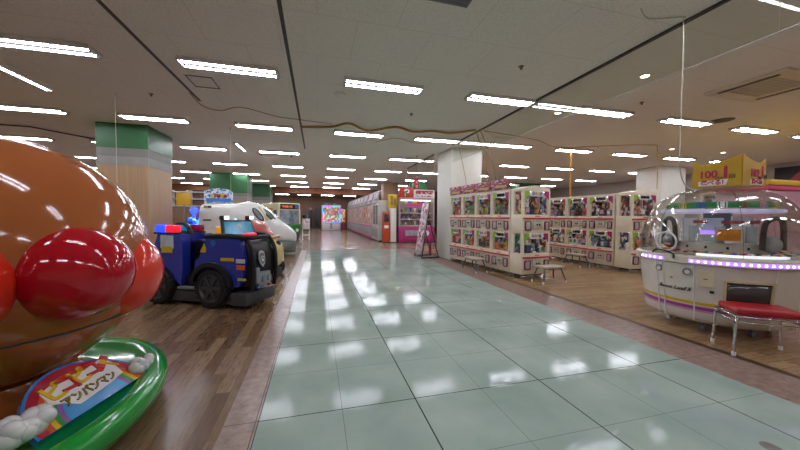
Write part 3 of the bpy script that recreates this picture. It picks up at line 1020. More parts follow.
mb = MB(); mb.cyl((0.02, 0.05, 0.98), (0.02, 0.065, 0.98), 0.045, seg=18)
mb.build('side_knob', mat('knob_blue', '#2460b8', 0.2), car)

# ---------------------------------------------------------------- small cream car ride
cc = thing('cream_car_ride', 'small cream nosed car ride with round black lamps behind the police car', 'kiddie ride', (-1.33, 7.9, 0), radians(-35))
def loft_profile(stations, n=20, p=3.0):
    rings = []
    for x, hw, z0, z1 in stations:
        cz, hz = (z0 + z1) / 2, (z1 - z0) / 2
        rg = []
        for k in range(n):
            a = 2 * pi * k / n
            ca, sa = cos(a), sin(a)
            rg.append(Vector((x, hw * (abs(ca) ** (2 / p)) * (1 if ca >= 0 else -1), cz + hz * (abs(sa) ** (2 / p)) * (1 if sa >= 0 else -1))))
        rings.append(rg)
    return rings
mb = MB(); mb.loft(loft_profile([(-0.9, 0.32, 0.2, 0.8), (-0.8, 0.42, 0.18, 0.95), (-0.1, 0.44, 0.18, 0.95), (0.25, 0.43, 0.18, 0.90), (0.42, 0.38, 0.2, 0.82), (0.5, 0.25, 0.3, 0.70)]))
mb.build('body', mat('cream_yellow', '#d8bd7c', 0.2, coat=0.6), cc, 60)
mb = MB(); mb.loft(loft_profile([(-0.85, 0.33, 0.80, 1.1), (-0.6, 0.40, 0.8, 1.30), (-0.1, 0.40, 0.8, 1.28), (0.16, 0.36, 0.8, 1.0), (0.22, 0.3, 0.82, 0.9)]))
mb.build('roof', mat('salmon_red', '#b8524a', 0.25, coat=0.5), cc, 60)
mb = MB(); mb.tube([(0.2, -0.42, 0.9), (0.33, -0.3, 0.9), (0.38, 0, 0.9), (0.33, 0.3, 0.9), (0.2, 0.42, 0.9)], 0.035, 8, smooth_steps=5)
mb.build('rim_trim', mat('amber_trim', '#c88428', 0.3), cc, 60)
for y in (-0.17, 0.17):
    mb = MB(); mb.sphere((0.43, y, 0.74), (0.05, 0.085, 0.085), 20)
    mb.build('headlamp', black_plastic, cc, 60)
mb = MB(); mb.box((-0.2, 0, 0.1), (1.3, 0.6, 0.2), bevel=0.02)
mb.build('base', dark_grey, cc)
for x in (-0.6, 0.2):
    for y in (-0.43, 0.43):
        mb = MB(); mb.cyl((x, y - 0.05, 0.17), (x, y + 0.05, 0.17), 0.17, seg=24)
        mb.build('wheel', black_rubber, cc)

# ---------------------------------------------------------------- bullet train ride
tr = thing('bullet_train_ride', 'white long nosed bullet train kiddie ride with grey skirt', 'kiddie ride', (-2.3, 12.0, 0), radians(2))
TS = [(-1.40, 0.56, 0.50, 1.74), (-1.38, 0.59, 0.50, 1.78), (-0.9, 0.60, 0.50, 1.80), (-0.42, 0.60, 0.50, 1.80), (-0.2, 0.60, 0.50, 1.86), (0.0, 0.60, 0.50, 1.89), (0.22, 0.60, 0.50, 1.87),
      (0.45, 0.60, 0.50, 1.79), (0.68, 0.595, 0.50, 1.62), (0.9, 0.585, 0.49, 1.40), (1.1, 0.56, 0.48, 1.22), (1.3, 0.50, 0.47, 1.06), (1.45, 0.41, 0.47, 0.93), (1.54, 0.29, 0.48, 0.82), (1.585, 0.12, 0.52, 0.70)]
def interp(x, j):
    for a, b in zip(TS[:-1], TS[1:]):
        if a[0] <= x <= b[0]:
            t = (x - a[0]) / (b[0] - a[0])
            return a[j] + (b[j] - a[j]) * t
    return TS[-1][j]
def tsurf(x, a, off=0.0):
    hw, z0, z1 = interp(x, 1), interp(x, 2), interp(x, 3)
    cz, hz = (z0 + z1) / 2, (z1 - z0) / 2
    ca, sa = cos(a), sin(a)
    p = 2 / 3.4
    q = Vector((x, hw * (abs(ca) ** p) * (1 if ca >= 0 else -1), cz + hz * (abs(sa) ** p) * (1 if sa >= 0 else -1)))
    if off:
        q += Vector((0.25 * max(0, x), ca * 1.0, sa * 0.9)).normalized() * off
    return q
mb = MB(); mb.loft([[tsurf(s[0], 2 * pi * k / 36) for k in range(36)] for s in TS])
mb.build('body', white_gloss, tr, 60)
mb = MB(); mb.loft(loft_profile([(s[0] * 0.985, s[1] * 0.97, 0.10, 0.56) for s in TS[1:]], 24, 5))
mb.build('skirt', mat('skirt_grey', '#6a706e', 0.4), tr, 50)
mb = MB(); mb.box((-0.1, 0, 0.06), (2.4, 0.8, 0.12))
mb.build('base', dark_grey, tr, 0)
def side_patch(poly, off, steps=6, zfun=None):
    """closed polygon of (x, z) on the near side (-y): a filled fan projected on the hull"""
    cx = sum(p[0] for p in poly) / len(poly); cz_ = sum(p[1] for p in poly) / len(poly)
    rows = []
    for k in range(steps + 1):
        f = 0.02 + 0.98 * k / steps
        row = []
        for p in poly + [poly[0]]:
            x, z = cx + (p[0] - cx) * f, cz_ + (p[1] - cz_) * f
            hw, z0, z1 = interp(x, 1), interp(x, 2), interp(x, 3)
            s = max(-0.999, min(0.999, (z - (z0 + z1) / 2) / ((z1 - z0) / 2)))
            y = -hw * (1 - abs(s) ** 3.4) ** (1 / 3.4)
            row.append(Vector((x, y - off, z + off * 0.4)))
        rows.append(row)
    return rows
def oval(cx, cz, rx, rz, rot, n=24):
    o_ = []
    for k in range(n):
        a = 2 * pi * k / n
        x, z = rx * cos(a), rz * sin(a)
        o_.append((cx + x * cos(rot) - z * sin(rot), cz + x * sin(rot) + z * cos(rot)))
    return o_
mb = MB(); mb.quadgrid(side_patch(oval(0.36, 1.44, 0.28, 0.10, radians(-52)), 0.006))
w1 = mb.build('side_window', black_plastic, tr, 60, thick=0.006)
mb = MB(); mb.quadgrid(side_patch(oval(0.36, 1.44, 0.22, 0.062, radians(-52)), 0.016))
mb.build('pane', mat('window_grey', '#8c8f90', 0.1, noise=0.3, nscale=5), w1, 60, thick=0.006)
mb = MB(); mb.quadgrid(side_patch([(0.50, 1.66), (0.62, 1.62), (0.78, 1.46), (0.92, 1.28), (0.76, 1.27), (0.62, 1.40)], 0.006))
w2 = mb.build('windshield', black_plastic, tr, 60, thick=0.006)
mb = MB(); mb.quadgrid(side_patch([(0.52, 1.63), (0.61, 1.59), (0.76, 1.44), (0.87, 1.30), (0.77, 1.30), (0.64, 1.42)], 0.016))
mb.build('pane', mat('screen_grey', '#7f8a86', 0.1, noise=0.3, nscale=5), w2, 60, thick=0.006)
mb = MB(); mb.quadgrid(side_patch([(0.34, 1.72), (0.44, 1.70), (0.70, 1.27), (0.62, 1.24)], 0.008))
mb.build('pillar_stripe', mat('cream_stripe', '#d9cc9c', 0.2), tr, 60, thick=0.005)
mb = MB(); mb.box((-1.20, -0.61, 1.68), (0.10, 0.02, 0.07), mi=0).box((-1.08, -0.61, 1.68), (0.11, 0.02, 0.07), mi=1)
mb.build('number_plate', [mat('plate_yellow', '#b8a020', 0.4), black_plastic], tr, 0)
mb = MB(); mb.box((-0.75, -0.607, 1.28), (0.56, 0.012, 0.62), bevel=0.003)
dr = mb.build('door', white_plastic, tr)
mb = MB(); mb.prism([(-0.14, 0.02), (-0.03, 0.05), (0.0, 0.1), (0.03, 0.05), (0.14, 0.02), (0.05, -0.02), (0.08, -0.1), (0, -0.05), (-0.08, -0.1), (-0.05, -0.02)], 0.006, face_M((-0.72, -0.614, 1.3), (1, 0, 0), (0, 0, 1)))
mb.build('door_emblem', mat('pale_pink', '#c98a9a', 0.4), dr, 0)
mb = MB(); mb.box((-1.15, -0.61, 1.25), (0.24, 0.012, 0.05))
mb.build('sticker', dark_grey, tr, 0)
mb = MB(); mb.sphere((-0.33, -0.6, 1.26), (0.05, 0.02, 0.05), 14)
mb.build('marker_lamp', mat('cyan_lamp', '#8fd0f0', 0.2, emit=('#8fd0f0', 1.0)), tr)

# decorated sign on a game behind the train
sg = thing('game_cabinet', 'blue and white arched game sign standing behind the bullet train', 'game cabinet', (-3.80, 14.0, 0))
mb = MB(); mb.box((0, 0.3, 0.95), (0.95, 0.6, 1.9), bevel=0.02)
mb.build('cabinet', white_paint, sg)
mb = MB(); mb.prism([(-0.5, 0), (0.5, 0), (0.5, 0.42)] + [(0.5 * cos(a * pi / 12), 0.42 + 0.17 * sin(a * pi / 12)) for a in range(1, 12)] + [(-0.5, 0.42)], 0.06, face_M((0, 0.03, 1.9), (1, 0, 0), (0, 0, 1)))
hd = mb.build('header_sign', printed('blue_white_print', ['#dfe6ee', '#4d86c4', '#e8ecf0', '#8fb6dc', '#e6e2da', '#37689c'], 16), sg, 0)
mb = MB()
for i, (c, x) in enumerate((('#d8a818', -0.22), ('#b03a24', -0.12), ('#7a2430', 0.0), ('#e0b010', 0.12), ('#c03058', 0.24))):
    mb.sphere((x, -0.035, 2.18 + 0.02 * (i % 2)), (0.07, 0.02, 0.08), 12, mi=i)
mb.build('header_letters', [mat('hl_%d' % i, c, 0.4) for i, c in enumerate(('#d8a818', '#b03a24', '#7a2430', '#e0b010', '#c03058'))], hd)
mb = MB(); mb.box((0, -0.04, 2.02), (0.9, 0.02, 0.14))
mb.build('header_strip', mat('strip_blue', '#3f86cc', 0.4), hd, 0)

# glowing blue cabinet behind the police car
bl = thing('blue_lit_cabinet', 'slim cabinet glowing blue between the wood column and the train', 'game cabinet', (-4.0, 11.9, 0), radians(10))
mb = MB(); mb.box((0, 0.2, 0.65), (0.42, 0.36, 1.3), bevel=0.03)
mb.build('cabinet', mat('navy', '#1a2440', 0.3), bl)
mb = MB(); mb.box((0, 0.01, 1.15), (0.34, 0.03, 0.34), bevel=0.02)
mb.build('screen', printed('blue_screen', ['#1a40c8', '#3f90ff', '#102060', '#8fc4f0', '#2050e0'], 14, emit=1.2), bl)
mb = MB(); mb.sphere((0, 0.1, 1.56), 0.12, 20); mb.cyl((0, 0.1, 1.28), (0, 0.1, 1.5), 0.05, seg=12)
mb.build('beacon', mat('blue_beacon', '#2030e8', 0.2, emit=('#2438ff', 2.6)), bl)

# ---------------------------------------------------------------- bus ride
bus = thing('bus_ride', 'green and cream bus kiddie ride with dark destination sign', 'kiddie ride', (-0.98, 17.5, 0), radians(0))
BT = radians(-55)
bus.rotation_euler = (0, 0, BT)
# local: front faces +x, near side faces -y ; front-right corner near origin
BL, BW = 1.9, 1.35
bus.location = (-2.0, 17.7, 0)
mb = MB(); mb.box((-BL / 2, BW / 2, 0.64), (BL, BW, 0.66), bevel=0.04); mb.build('lower_body', mat('bus_green', '#1f7a2c', 0.25, coat=0.5), bus)
mb = MB(); mb.box((-BL / 2, BW / 2, 1.90), (BL, BW, 0.44), bevel=0.08, seg=3)
mb.box((-0.06, 0.05, 1.35), (0.12, 0.1, 0.8)); mb.box((-0.06, BW - 0.05, 1.35), (0.12, 0.1, 0.8)); mb.box((-0.62, 0.04, 1.35), (0.2, 0.08, 0.8)); mb.box((-1.22, 0.04, 1.35), (0.1, 0.08, 0.8)); mb.box((-BL + 0.05, 0.04, 1.35), (0.1, 0.08, 0.8)); mb.box((-BL + 0.05, BW / 2, 1.35), (0.1, BW, 0.8))
mb.build('upper_body', mat('bus_cream', '#d6d0ac', 0.3, coat=0.4), bus)
mb = MB(); mb.box((-0.03, BW / 2, 1.35), (0.03, BW - 0.2, 0.76)); mb.build('windshield', mat('bus_screen', '#8a96a0', 0.08, noise=0.5, nscale=3), bus, 0)
mb = MB(); mb.box((-0.35, 0.03, 1.35), (0.40, 0.03, 0.76)); mb.build('side_window', mat('bus_window', '#3a6a80', 0.1, noise=0.3), bus, 0)
mb = MB(); mb.box((-0.92, 0.03, 1.1), (0.46, 0.03, 1.5)); dr = mb.build('door', mat('door_teal', '#25586c', 0.2), bus, 0)
mb = MB(); mb.box((-0.92, 0.01, 1.5), (0.34, 0.02, 0.5)); mb.build('door_pane', mat('teal_pane', '#3a93ac', 0.1), dr, 0)
mb = MB(); mb.box((-1.52, 0.03, 1.35), (0.5, 0.03, 0.76)); mb.build('side_window', MATS['bus_window'], bus, 0)
mb = MB(); mb.box((-1.2, -0.005, 1.79), (1.3, 0.02, 0.10)); mb.build('orange_stripe', mat('bus_orange', '#c8862c', 0.35), bus, 0)
mb = MB(); mb.box((0.005, BW / 2, 1.92), (0.03, BW - 0.25, 0.28), bevel=0.008)
ds = mb.build('destination_sign', black_plastic, bus)
mb = MB(); mb.box((0.022, BW / 2 - 0.16, 1.92), (0.01, 0.62, 0.13)); mb.build('sign_text', printed('amber_dots', ['#c8641c', '#3a1a0a', '#b8501a', '#2a1208'], 22, emit=0.5), ds, 0)
mb = MB(); mb.box((0.022, BW - 0.26, 1.92), (0.01, 0.2, 0.2)); mb.build('sign_number', mat('sign_blue', '#2f6ab0', 0.3), ds, 0)
mb = MB(); mb.box((-BL / 2, BW / 2, 0.2), (BL - 0.1, BW - 0.15, 0.3)); mb.build('base', black_plastic, bus, 0)
mb = MB(); mb.box((0.01, BW / 2, 0.40), (0.05, BW - 0.1, 0.12), bevel=0.015); mb.build('bumper', dark_grey, bus)
for x in (-0.4, -1.5):
    for y in (0.06, BW - 0.06):
        mb = MB(); mb.cyl((x, y - 0.07, 0.22), (x, y + 0.07, 0.22), 0.22, seg=24)
        mb.build('wheel', black_rubber, bus)
for y in (0.22, BW - 0.22):
    mb = MB(); mb.cyl((0.0, y, 0.62), (0.03, y, 0.62), 0.09, seg=20)
    mb.build('headlamp', white_plastic, bus)

# white step machine behind the bus
wm = thing('white_game_machine', 'narrow white and pink game machine with step beside the bus ride', 'game machine', (-0.60, 18.9, 0), radians(5))
mb = MB(); mb.box((0, 0.25, 0.95), (0.42, 0.5, 0.62), bevel=0.03); mb.build('cabinet', white_paint, wm)
mb = MB(); mb.box((0.02, -0.01, 1.05), (0.30, 0.02, 0.36)); mb.build('front_print', printed('pink_print', ['#e6dcdc', '#cf8fa0', '#e8e4e4', '#b87088'], 9), wm, 0)
mb = MB(); mb.sphere((-0.06, 0.22, 1.40), (0.17, 0.17, 0.16), 20); mb.build('top_dome', black_plastic, wm, 60)
mb = MB(); mb.box((0, 0.25, 0.60), (0.36, 0.4, 0.12)); mb.build('dark_shelf', black_plastic, wm, 0)
for x in (-0.19, 0.19):
    for y in (0.02, 0.48):
        mb = MB(); mb.box((x, y, 0.32), (0.04, 0.04, 0.64)); mb.build('leg', white_paint, wm, 0)
mb = MB(); mb.box((0, 0.2, 0.30), (0.4, 0.44, 0.05)); mb.build('step', white_paint, wm, 0)

# ---------------------------------------------------------------- two-tier crane cabinets
shelf_prints = [
    printed('print_mixed', ['#3a4458', '#c8d0da', '#2c6a34', '#b04a34', '#e0d8d0', '#6a2440', '#181c24', '#c8a858', '#4a78b0'], 11),
    printed('print_plush', ['#7a3c20', '#d8c4b0', '#241c18', '#b06c3c', '#c8ccd8', '#182434', '#a83848'], 10),
    printed('print_green', ['#1f8a44', '#c8dcc8', '#143424', '#c89080', '#4a6478', '#b83a28', '#e0d8c0'], 10),
    printed('print_orange', ['#b8582a', '#e0b088', '#4a2418', '#e4d4c0', '#7a3420', '#304a68'], 10),
]
logo_m = [white_plastic, mat('logo_red', '#d03a2c', 0.4), mat('logo_yellow', '#d8b820', 0.4), mat('logo_blue', '#2c6cb8', 0.4), mat('logo_green', '#5a9a28', 0.4), mat('logo_magenta', '#a02060', 0.4), mat('logo_lime', '#86b428', 0.4)]
led_white = mat('cabinet_lamp', '#ffffff', 0.4, emit=('#f6f2ff', 3.0), noise=0)
header_red = printed('header_print', ['#8e3448', '#b0566a', '#8e3448', '#7a2a3c', '#c8a0a0', '#963c50'], 10, stretch=(1, 1, 3))
brown_print = mat('brown_print', '#a08a72', 0.4)

def crane_unit(W, D, header, side_window, pr):
    """local: front on y = 0 facing -y, x from 0 to W"""
    t = thing('crane_cabinet', '', 'crane game')
    mb = MB()
    mb.box((W / 2, D / 2, 0.34), (W - 0.01, D - 0.01, 0.48), bevel=0.012)
    mb.box((W / 2, D / 2, 1.26), (W - 0.01, D - 0.01, 0.44), bevel=0.012)
    mb.box((W / 2, D / 2, 2.055), (W - 0.01, D - 0.01, 0.07), bevel=0.012)
    mb.box((W / 2, D - 0.02, 1.1), (W - 0.02, 0.03, 1.9))
    pw = 0.055
    for x in (0.005 + pw / 2, W - 0.005 - pw / 2):
        for z0, z1 in ((0.57, 1.05), (1.47, 2.03)):
            mb.box((x, 0.005 + pw / 2, (z0 + z1) / 2), (pw, pw, z1 - z0))
            if side_window:
                mb.box((x, D - 0.06, (z0 + z1) / 2), (pw, 0.09, z1 - z0))
    if not side_window:
        for x in (0.015, W - 0.015):
            for z0, z1 in ((0.57, 1.05), (1.47, 2.03)):
                mb.box((x, D / 2, (z0 + z1) / 2), (0.02, D - 0.02, z1 - z0))
    if side_window:
        # arched cap
        mb.prism([(0.02 + (W - 0.04) * k / 12, 0.07 * sin(pi * k / 12)) for k in range(13)], D - 0.02, face_M((0, D - 0.01, 2.085), (1, 0, 0), (0, 0, 1)))
    mb.build('cabinet_frame', cream, t)
    for x in (0.07, W - 0.07):
        for y in (0.07, D - 0.07):
            mb = MB(); mb.cyl((x, y, 0), (x, y, 0.035), 0.03, seg=12).cyl((x, y, 0.03), (x, y, 0.11), 0.014, seg=8)
            mb.build('foot', steel, t)
    MB().box((W / 2, D / 2 + 0.03, 0.075), (W - 0.16, D - 0.2, 0.05)).build('underside', black_plastic, t, 0)
    for i, (z0, z1) in enumerate(((0.57, 1.05), (1.47, 2.03))):
        zb = z0 - 0.07
        # projecting sill with the red stripe
        MB().box((W / 2, -0.018, zb - 0.005), (W - 0.02, 0.035, 0.035), bevel=0.008).build('red_sill', red_trim, t)
        MB().box((W / 2, 0.012, (z0 + z1) / 2), (W - 0.11, 0.008, z1 - z0 - 0.02)).build('window_pane', clear, t, 0)
        if side_window:
            MB().box((0.02, D / 2 - 0.02, (z0 + z1) / 2 - (0.05 if i == 0 else 0.05)), (0.008, D - 0.20, z1 - z0 + 0.1)).build('side_pane', clear, t, 0)
        MB().box((W / 2, D - 0.045, (z0 + z1) / 2), (W - 0.05, 0.012, z1 - z0)).build('backdrop', shelf_prints[(pr + i) % 4], t, 0)
        MB().box((W / 2, D * 0.3, z1 - 0.012), (W - 0.16, 0.03, 0.016)).build('cabinet_lamp', led_white, t, 0)
        for sx_, k_ in (((0.032, 2), (W - 0.032, 1)) if not side_window else ((W - 0.012, 1),)):
            MB().box((sx_, D / 2 + 0.03, (z0 + z1) / 2), (0.008, D - 0.14, z1 - z0 - 0.01)).build('side_print', shelf_prints[(pr + i + k_) % 4], t, 0)
        MB().box((W * 0.50, D - 0.09, (z0 + z1) / 2 - 0.04), (0.07, 0.05, z1 - z0 - 0.08)).build('inner_pole', white_plastic, t, 0)
        # claw
        mb = MB(); cz = z1 - 0.17
        mb.cyl((W * 0.42, D * 0.5, cz + 0.05), (W * 0.42, D * 0.5, z1 - 0.02), 0.012, seg=8)
        mb.cyl((W * 0.42, D * 0.5, cz), (W * 0.42, D * 0.5, cz + 0.05), 0.035, seg=12)
        for s in (-1, 1):
            mb.tube([(W * 0.42 + s * 0.03, D * 0.5, cz), (W * 0.42 + s * 0.075, D * 0.5, cz - 0.04), (W * 0.42 + s * 0.03, D * 0.5, cz - 0.10)], 0.008, 6)
        mb.build('claw', chrome, t)
        # printed strip across the top of the window
        zt = z1 - 0.06
        mb = MB()
        mb.prism([(-0.17, -0.07), (0.17, -0.07), (0.21, 0), (0.17, 0.055), (-0.17, 0.055), (-0.21, 0)], 0.006, face_M((W * 0.5, 0.004, zt), (1, 0, 0), (0, 0, 1)), 0)
        for k, (dx, c) in enumerate(((-0.10, 3), (-0.03, 1), (0.04, 2), (0.10, 3))):
            mb.prism(blob(dx * 1.1, -0.005, 0.04, 0.048, 14), 0.004, face_M((W * 0.5, 0.002, zt), (1, 0, 0), (0, 0, 1)), c)
        mb.prism([(0, 0), (0.15, 0), (0.12, -0.09), (0.06, -0.14), (0.0, -0.21)], 0.005, face_M((0.055, 0.002, z1 - 0.008), (1, 0, 0), (0, 0, 1)), 6)
        mb.prism([(0, 0), (0, -0.20), (-0.06, -0.14), (-0.12, -0.10), (-0.14, 0)], 0.005, face_M((W - 0.055, 0.002, z1 - 0.008), (1, 0, 0), (0, 0, 1)), 5)
        mb.build('window_print', logo_m, t, 0)
        # control panel and prize doors
        zc = z0 - 0.25
        mb = MB(); mb.box((W * 0.52, -0.012, zc + 0.03), (W * 0.34, 0.03, 0.20), bevel=0.01)
        cp = mb.build('control_panel', cream_dark, t)
        for dx in (-0.035, 0.035):
            mb = MB(); mb.cyl((W * 0.53 + dx, -0.04, zc + 0.03), (W * 0.53 + dx, -0.02, zc + 0.03), 0.02, seg=12)
            mb.build('button', black_plastic, cp)
        for dx in (-0.06, 0.02):
            mb = MB(); mb.box((W * 0.53 + dx, -0.03, zc + 0.10), (0.03, 0.01, 0.015))
            mb.build('coin_slot', mat('brass', '#a8823c', 0.4, metal=0.5), cp, 0)
        for x, w in ((0.15, 0.17), (W - 0.115, 0.13)):
            mb = MB(); mb.box((x, -0.008, zc), (w, 0.02, 0.22), bevel=0.03, seg=2)
            d = mb.build('prize_door', rim_red, t)
            mb = MB(); mb.box((x, -0.016, zc), (w - 0.05, 0.014, 0.17), bevel=0.015)
            mb.build('flap', mat('flap_grey', '#a8a6a4', 0.3), d)
        MB().box((W * 0.5, -0.03, zb + 0.045), (0.14, 0.006, 0.022)).build('sticker', mat('sticker_red', '#c04838', 0.4), t, 0)
    if header:
        mb = MB(); mb.box((W / 2, -0.02, 2.225), (W - 0.02, 0.03, 0.25), rot=(radians(8), 0, 0), bevel=0.005)
        h = mb.build('header_board', header_red, t)
        mb = MB(); mb.box((W * 0.58, -0.042, 2.17), (W * 0.6, 0.01, 0.06), rot=(radians(8), 0, 0))
        mb.build('header_print', mat('header_cream', '#c8b078', 0.4), h, 0)
    return t

prize_mats = [mat('prize_' + c[1:], c, 0.45, noise=0.2, nscale=14) for c in ('#c8442e', '#e4ddd0', '#3a4a7a', '#c08a4a', '#4a8a54', '#d8a0b0', '#5a3a2c', '#c8b23a', '#7a8aa0', '#2c2c34')]
def make_box_prize():
    mb = MB(); mb.box((0, 0, 0.075), (0.11, 0.08, 0.15), bevel=0.004, mi=0).box((0, -0.041, 0.09), (0.08, 0.004, 0.09), mi=1)
    return mb
def make_plush():
    mb = MB(); mb.sphere((0, 0, 0.06), (0.06, 0.055, 0.065), 14, 0).sphere((0, -0.01, 0.15), (0.055, 0.05, 0.05), 14, 0)
    for s in (-1, 1):
        mb.sphere((s * 0.04, 0, 0.20), (0.02, 0.012, 0.022), 8, 0).sphere((s * 0.055, -0.02, 0.08), (0.02, 0.02, 0.03), 8, 1).sphere((s * 0.035, -0.05, 0.02), (0.025, 0.03, 0.02), 8, 1)
    return mb
box_protos, plush_protos = [], []
def prize_mesh(kind, ci):
    key = (kind, ci)
    if key not in prize_mesh.c:
        mb = make_box_prize() if kind == 'box' else make_plush()
        o = mb.build('prize', [prize_mats[ci], prize_mats[(ci + 3) % len(prize_mats)]], None, 50)
        prize_mesh.c[key] = o.data
        bpy.data.objects.remove(o)
    return prize_mesh.c[key]
prize_mesh.c = {}
def place_prize(kind, ci, M, label, group, scale=1.0):
    o = bpy.data.objects.new('prize_box' if kind == 'box' else 'plush_toy', prize_mesh(kind, ci))
    COL.objects.link(o)
    o.matrix_world = M
    o.scale = (scale,) * 3
    return tag(o, label, 'prize', group)

rng = random.Random(3)
def fill_unit(loc, rz, W, D, unit_label, short):
    M = Matrix.Translation(loc) @ Matrix.Rotation(rz, 4, 'Z')
    for tier, z0 in (('lower', 0.583), ('upper', 1.483)):
        n = 4 if W < 0.75 else 5
        kinds = [rng.choice(['box', 'plush']) for _ in range(n)]
        for i in range(n):
            x = 0.12 + (W - 0.24) * (i + 0.0) / (n - 1)
            kind = kinds[i]
            sc = rng.uniform(0.95, 1.35)
            y = rng.uniform(0.12, D - 0.24)
            place_prize(kind, rng.randrange(10), M @ Matrix.Translation((x, y, z0)) @ Matrix.Rotation(rng.uniform(-0.4, 0.4), 4, 'Z'),
                        ('small boxed prize' if kind == 'box' else 'small plush toy') + ' behind the %s window of %s' % (tier, short),
                        'prizes in the %s window of %s' % (tier, short), sc)

protoA = [crane_unit(0.70, 0.42, True, False, p) for p in range(2)]
protoB = [crane_unit(0.84, 0.48, False, False, p + 2) for p in range(2)]
endA = crane_unit(0.82, 0.41, False, True, 2)
endB = crane_unit(0.85, 0.46, False, True, 0)
used_ids = set()
def put_unit(proto, loc, rz, label, W, D, short):
    o = proto if id(proto) not in used_ids else copy_tree(proto)
    used_ids.add(id(proto))
    o.location = loc; o.rotation_euler = (0, 0, rz)
    o['label'] = label; o['group'] = 'two-tier crane cabinets'
    fill_unit(loc, rz, W, D, label, short)
# front row along the aisle
OA = Vector((4.50, 6.10, 0)); e1 = Vector((0.9947, 0.1025, 0)); e2 = Vector((-0.1025, 0.9947, 0))
th = atan2(-e2.y, -e2.x)
words = ['nearest the end cabinet', 'second from the end cabinet', 'third from the end cabinet', 'against the white column']
short = ['the first header cabinet', 'the second header cabinet', 'the third header cabinet', 'the header cabinet by the column']
for k in range(4):
    p = OA + e2 * (0.415 + 0.705 * (k + 1))
    put_unit(protoA[k % 2], p, th, 'cream two-tier crane cabinet with dark red header board, ' + words[k], 0.70, 0.42, short[k])
put_unit(endA, OA, atan2(e1.y, e1.x), 'cream two-tier crane cabinet closing the front row, small bench before it', 0.82, 0.41, 'the front row end cabinet')
# second row behind
wordsB = ['just left of its end cabinet', 'behind the low bench, second from the end', 'third from the end, half hidden', 'fourth from the end, hidden by the front row']
shortB = ['the second row cabinet beside the end one', 'the second row cabinet behind the bench', 'the half hidden second row cabinet', 'the hidden second row cabinet']
for k in range(3):
    put_unit(protoB[k % 2], (7.83, 6.70 + 0.845 * (k + 1), 0), -pi / 2, 'cream two-tier crane cabinet in the second row, ' + wordsB[k], 0.84, 0.48, shortB[k])
put_unit(endB, (7.83, 6.21, 0), 0, 'cream two-tier crane cabinet closing the second row beside the candy dome', 0.85, 0.46, 'the second row end cabinet')
# third row, seen past and through the dome
put_unit(endB, (9.95, 5.6, 0), 0, 'cream two-tier crane cabinet of the third row seen through the candy dome', 0.85, 0.46, 'the third row cabinet')
put_unit(protoB[0], (10.82, 5.6, 0), 0, 'cream two-tier crane cabinet beside the third row end, seen through the dome', 0.84, 0.48, 'the third row neighbour cabinet')
put_unit(protoB[1], (11.68, 5.6, 0), 0, 'cream two-tier crane cabinet farthest along the third row behind the dome', 0.84, 0.48, 'the farthest third row cabinet')

# low benches before the cabinets
def low_bench(loc, rz, label, L=0.58, D_=0.30, H=0.36):
    t = thing('low_bench', label, 'bench', loc, rz, 'low benches before the crane cabinets')
    MB().box((0, 0, H - 0.02), (L, D_, 0.04), bevel=0.012).build('seat', mat('bench_top', '#b8ab9a', 0.45), t)
    for sx in (-1, 1):
        for sy in (-1, 1):
            mb = MB(); mb.tube([(sx * (L / 2 - 0.06), sy * (D_ / 2 - 0.05), H - 0.035), (sx * (L / 2 - 0.02), sy * (D_ / 2 - 0.02), H * 0.5), (sx * (L / 2 + 0.03), sy * (D_ / 2 + 0.01), 0.03)], 0.016, 8)
            leg = mb.build('leg', mat('bench_steel', '#5c5852', 0.4, metal=0.4), t, 60)
            mb = MB(); mb.cyl((sx * (L / 2 + 0.034), sy * (D_ / 2 + 0.011), 0.0), (sx * (L / 2 + 0.03), sy * (D_ / 2 + 0.01), 0.05), 0.019, seg=10)
            mb.build('foot_cap', white_plastic, leg)
    for sy in (-1, 1):
        mb = MB(); mb.tube([(-(L / 2 - 0.05), sy * (D_ / 2 - 0.04), H - 0.06), ((L / 2 - 0.05), sy * (D_ / 2 - 0.04), H - 0.06)], 0.010, 6)
        mb.build('rail', mat('bench_steel', '#5c5852', 0.4, metal=0.4), t, 60)
low_bench((4.93, 5.74, 0), radians(6), 'low cream bench with steel legs before the front row end cabinet')
low_bench((3.98, 7.35, 0), th, 'low cream bench beside the aisle before the header cabinets')
low_bench((7.42, 7.55, 0), -pi / 2, 'low cream bench before the second crane row')

# ---------------------------------------------------------------- candy dome machine
DC = Vector((5.20, 2.95, 0))
dome = thing('candy_dome_machine', 'round white candy pusher under a clear dome with yellow crown sign', 'candy machine', DC)
dome_white = mat('dome_white', '#cfc8bc', 0.28, coat=0.3, noise=0.03)
def dR(z):
    return 0.735 + 0.085 * sm((z - 0.1) / 0.8) ** 1.2
def ring(z0, z1, m, name, off=0.0, parent=dome, n=6):
    mb = MB()
    mb.lathe([(dR(z0 + (z1 - z0) * k / n) + off, z0 + (z1 - z0) * k / n) for k in range(n + 1)], 64)
    return mb.build(name, m, parent, 50)
mb = MB()
mb.lathe([(0.0, 0.13), (0.66, 0.13), (0.72, 0.16)] + [(dR(z / 100), z / 100) for z in range(20, 91, 7)] + [(0.80, 0.905), (0.0, 0.905)], 72)
body = mb.build('base_body', dome_white, dome, 50)
ring(0.36, 0.397, mat('dome_yellow', '#c8aa18', 0.35), 'yellow_stripe', 0.003)
ring(0.30, 0.342, mat('dome_magenta', '#9a3a88', 0.35), 'magenta_stripe', 0.003)
ring(0.275, 0.298, mat('dome_lilac', '#b98fb4', 0.35), 'lilac_stripe', 0.002)
mb = MB(); mb.lathe([(0.0, 0.90), (0.82, 0.90), (0.855, 0.915), (0.86, 0.99), (0.845, 1.005), (0.79, 1.01), (0.0, 1.005)], 72)
mb.build('rim', mat('rim_cream', '#cbc2b0', 0.3), dome, 40)
def pol(a, r, z):
    return Vector((r * cos(radians(a)), r * sin(radians(a)), z))
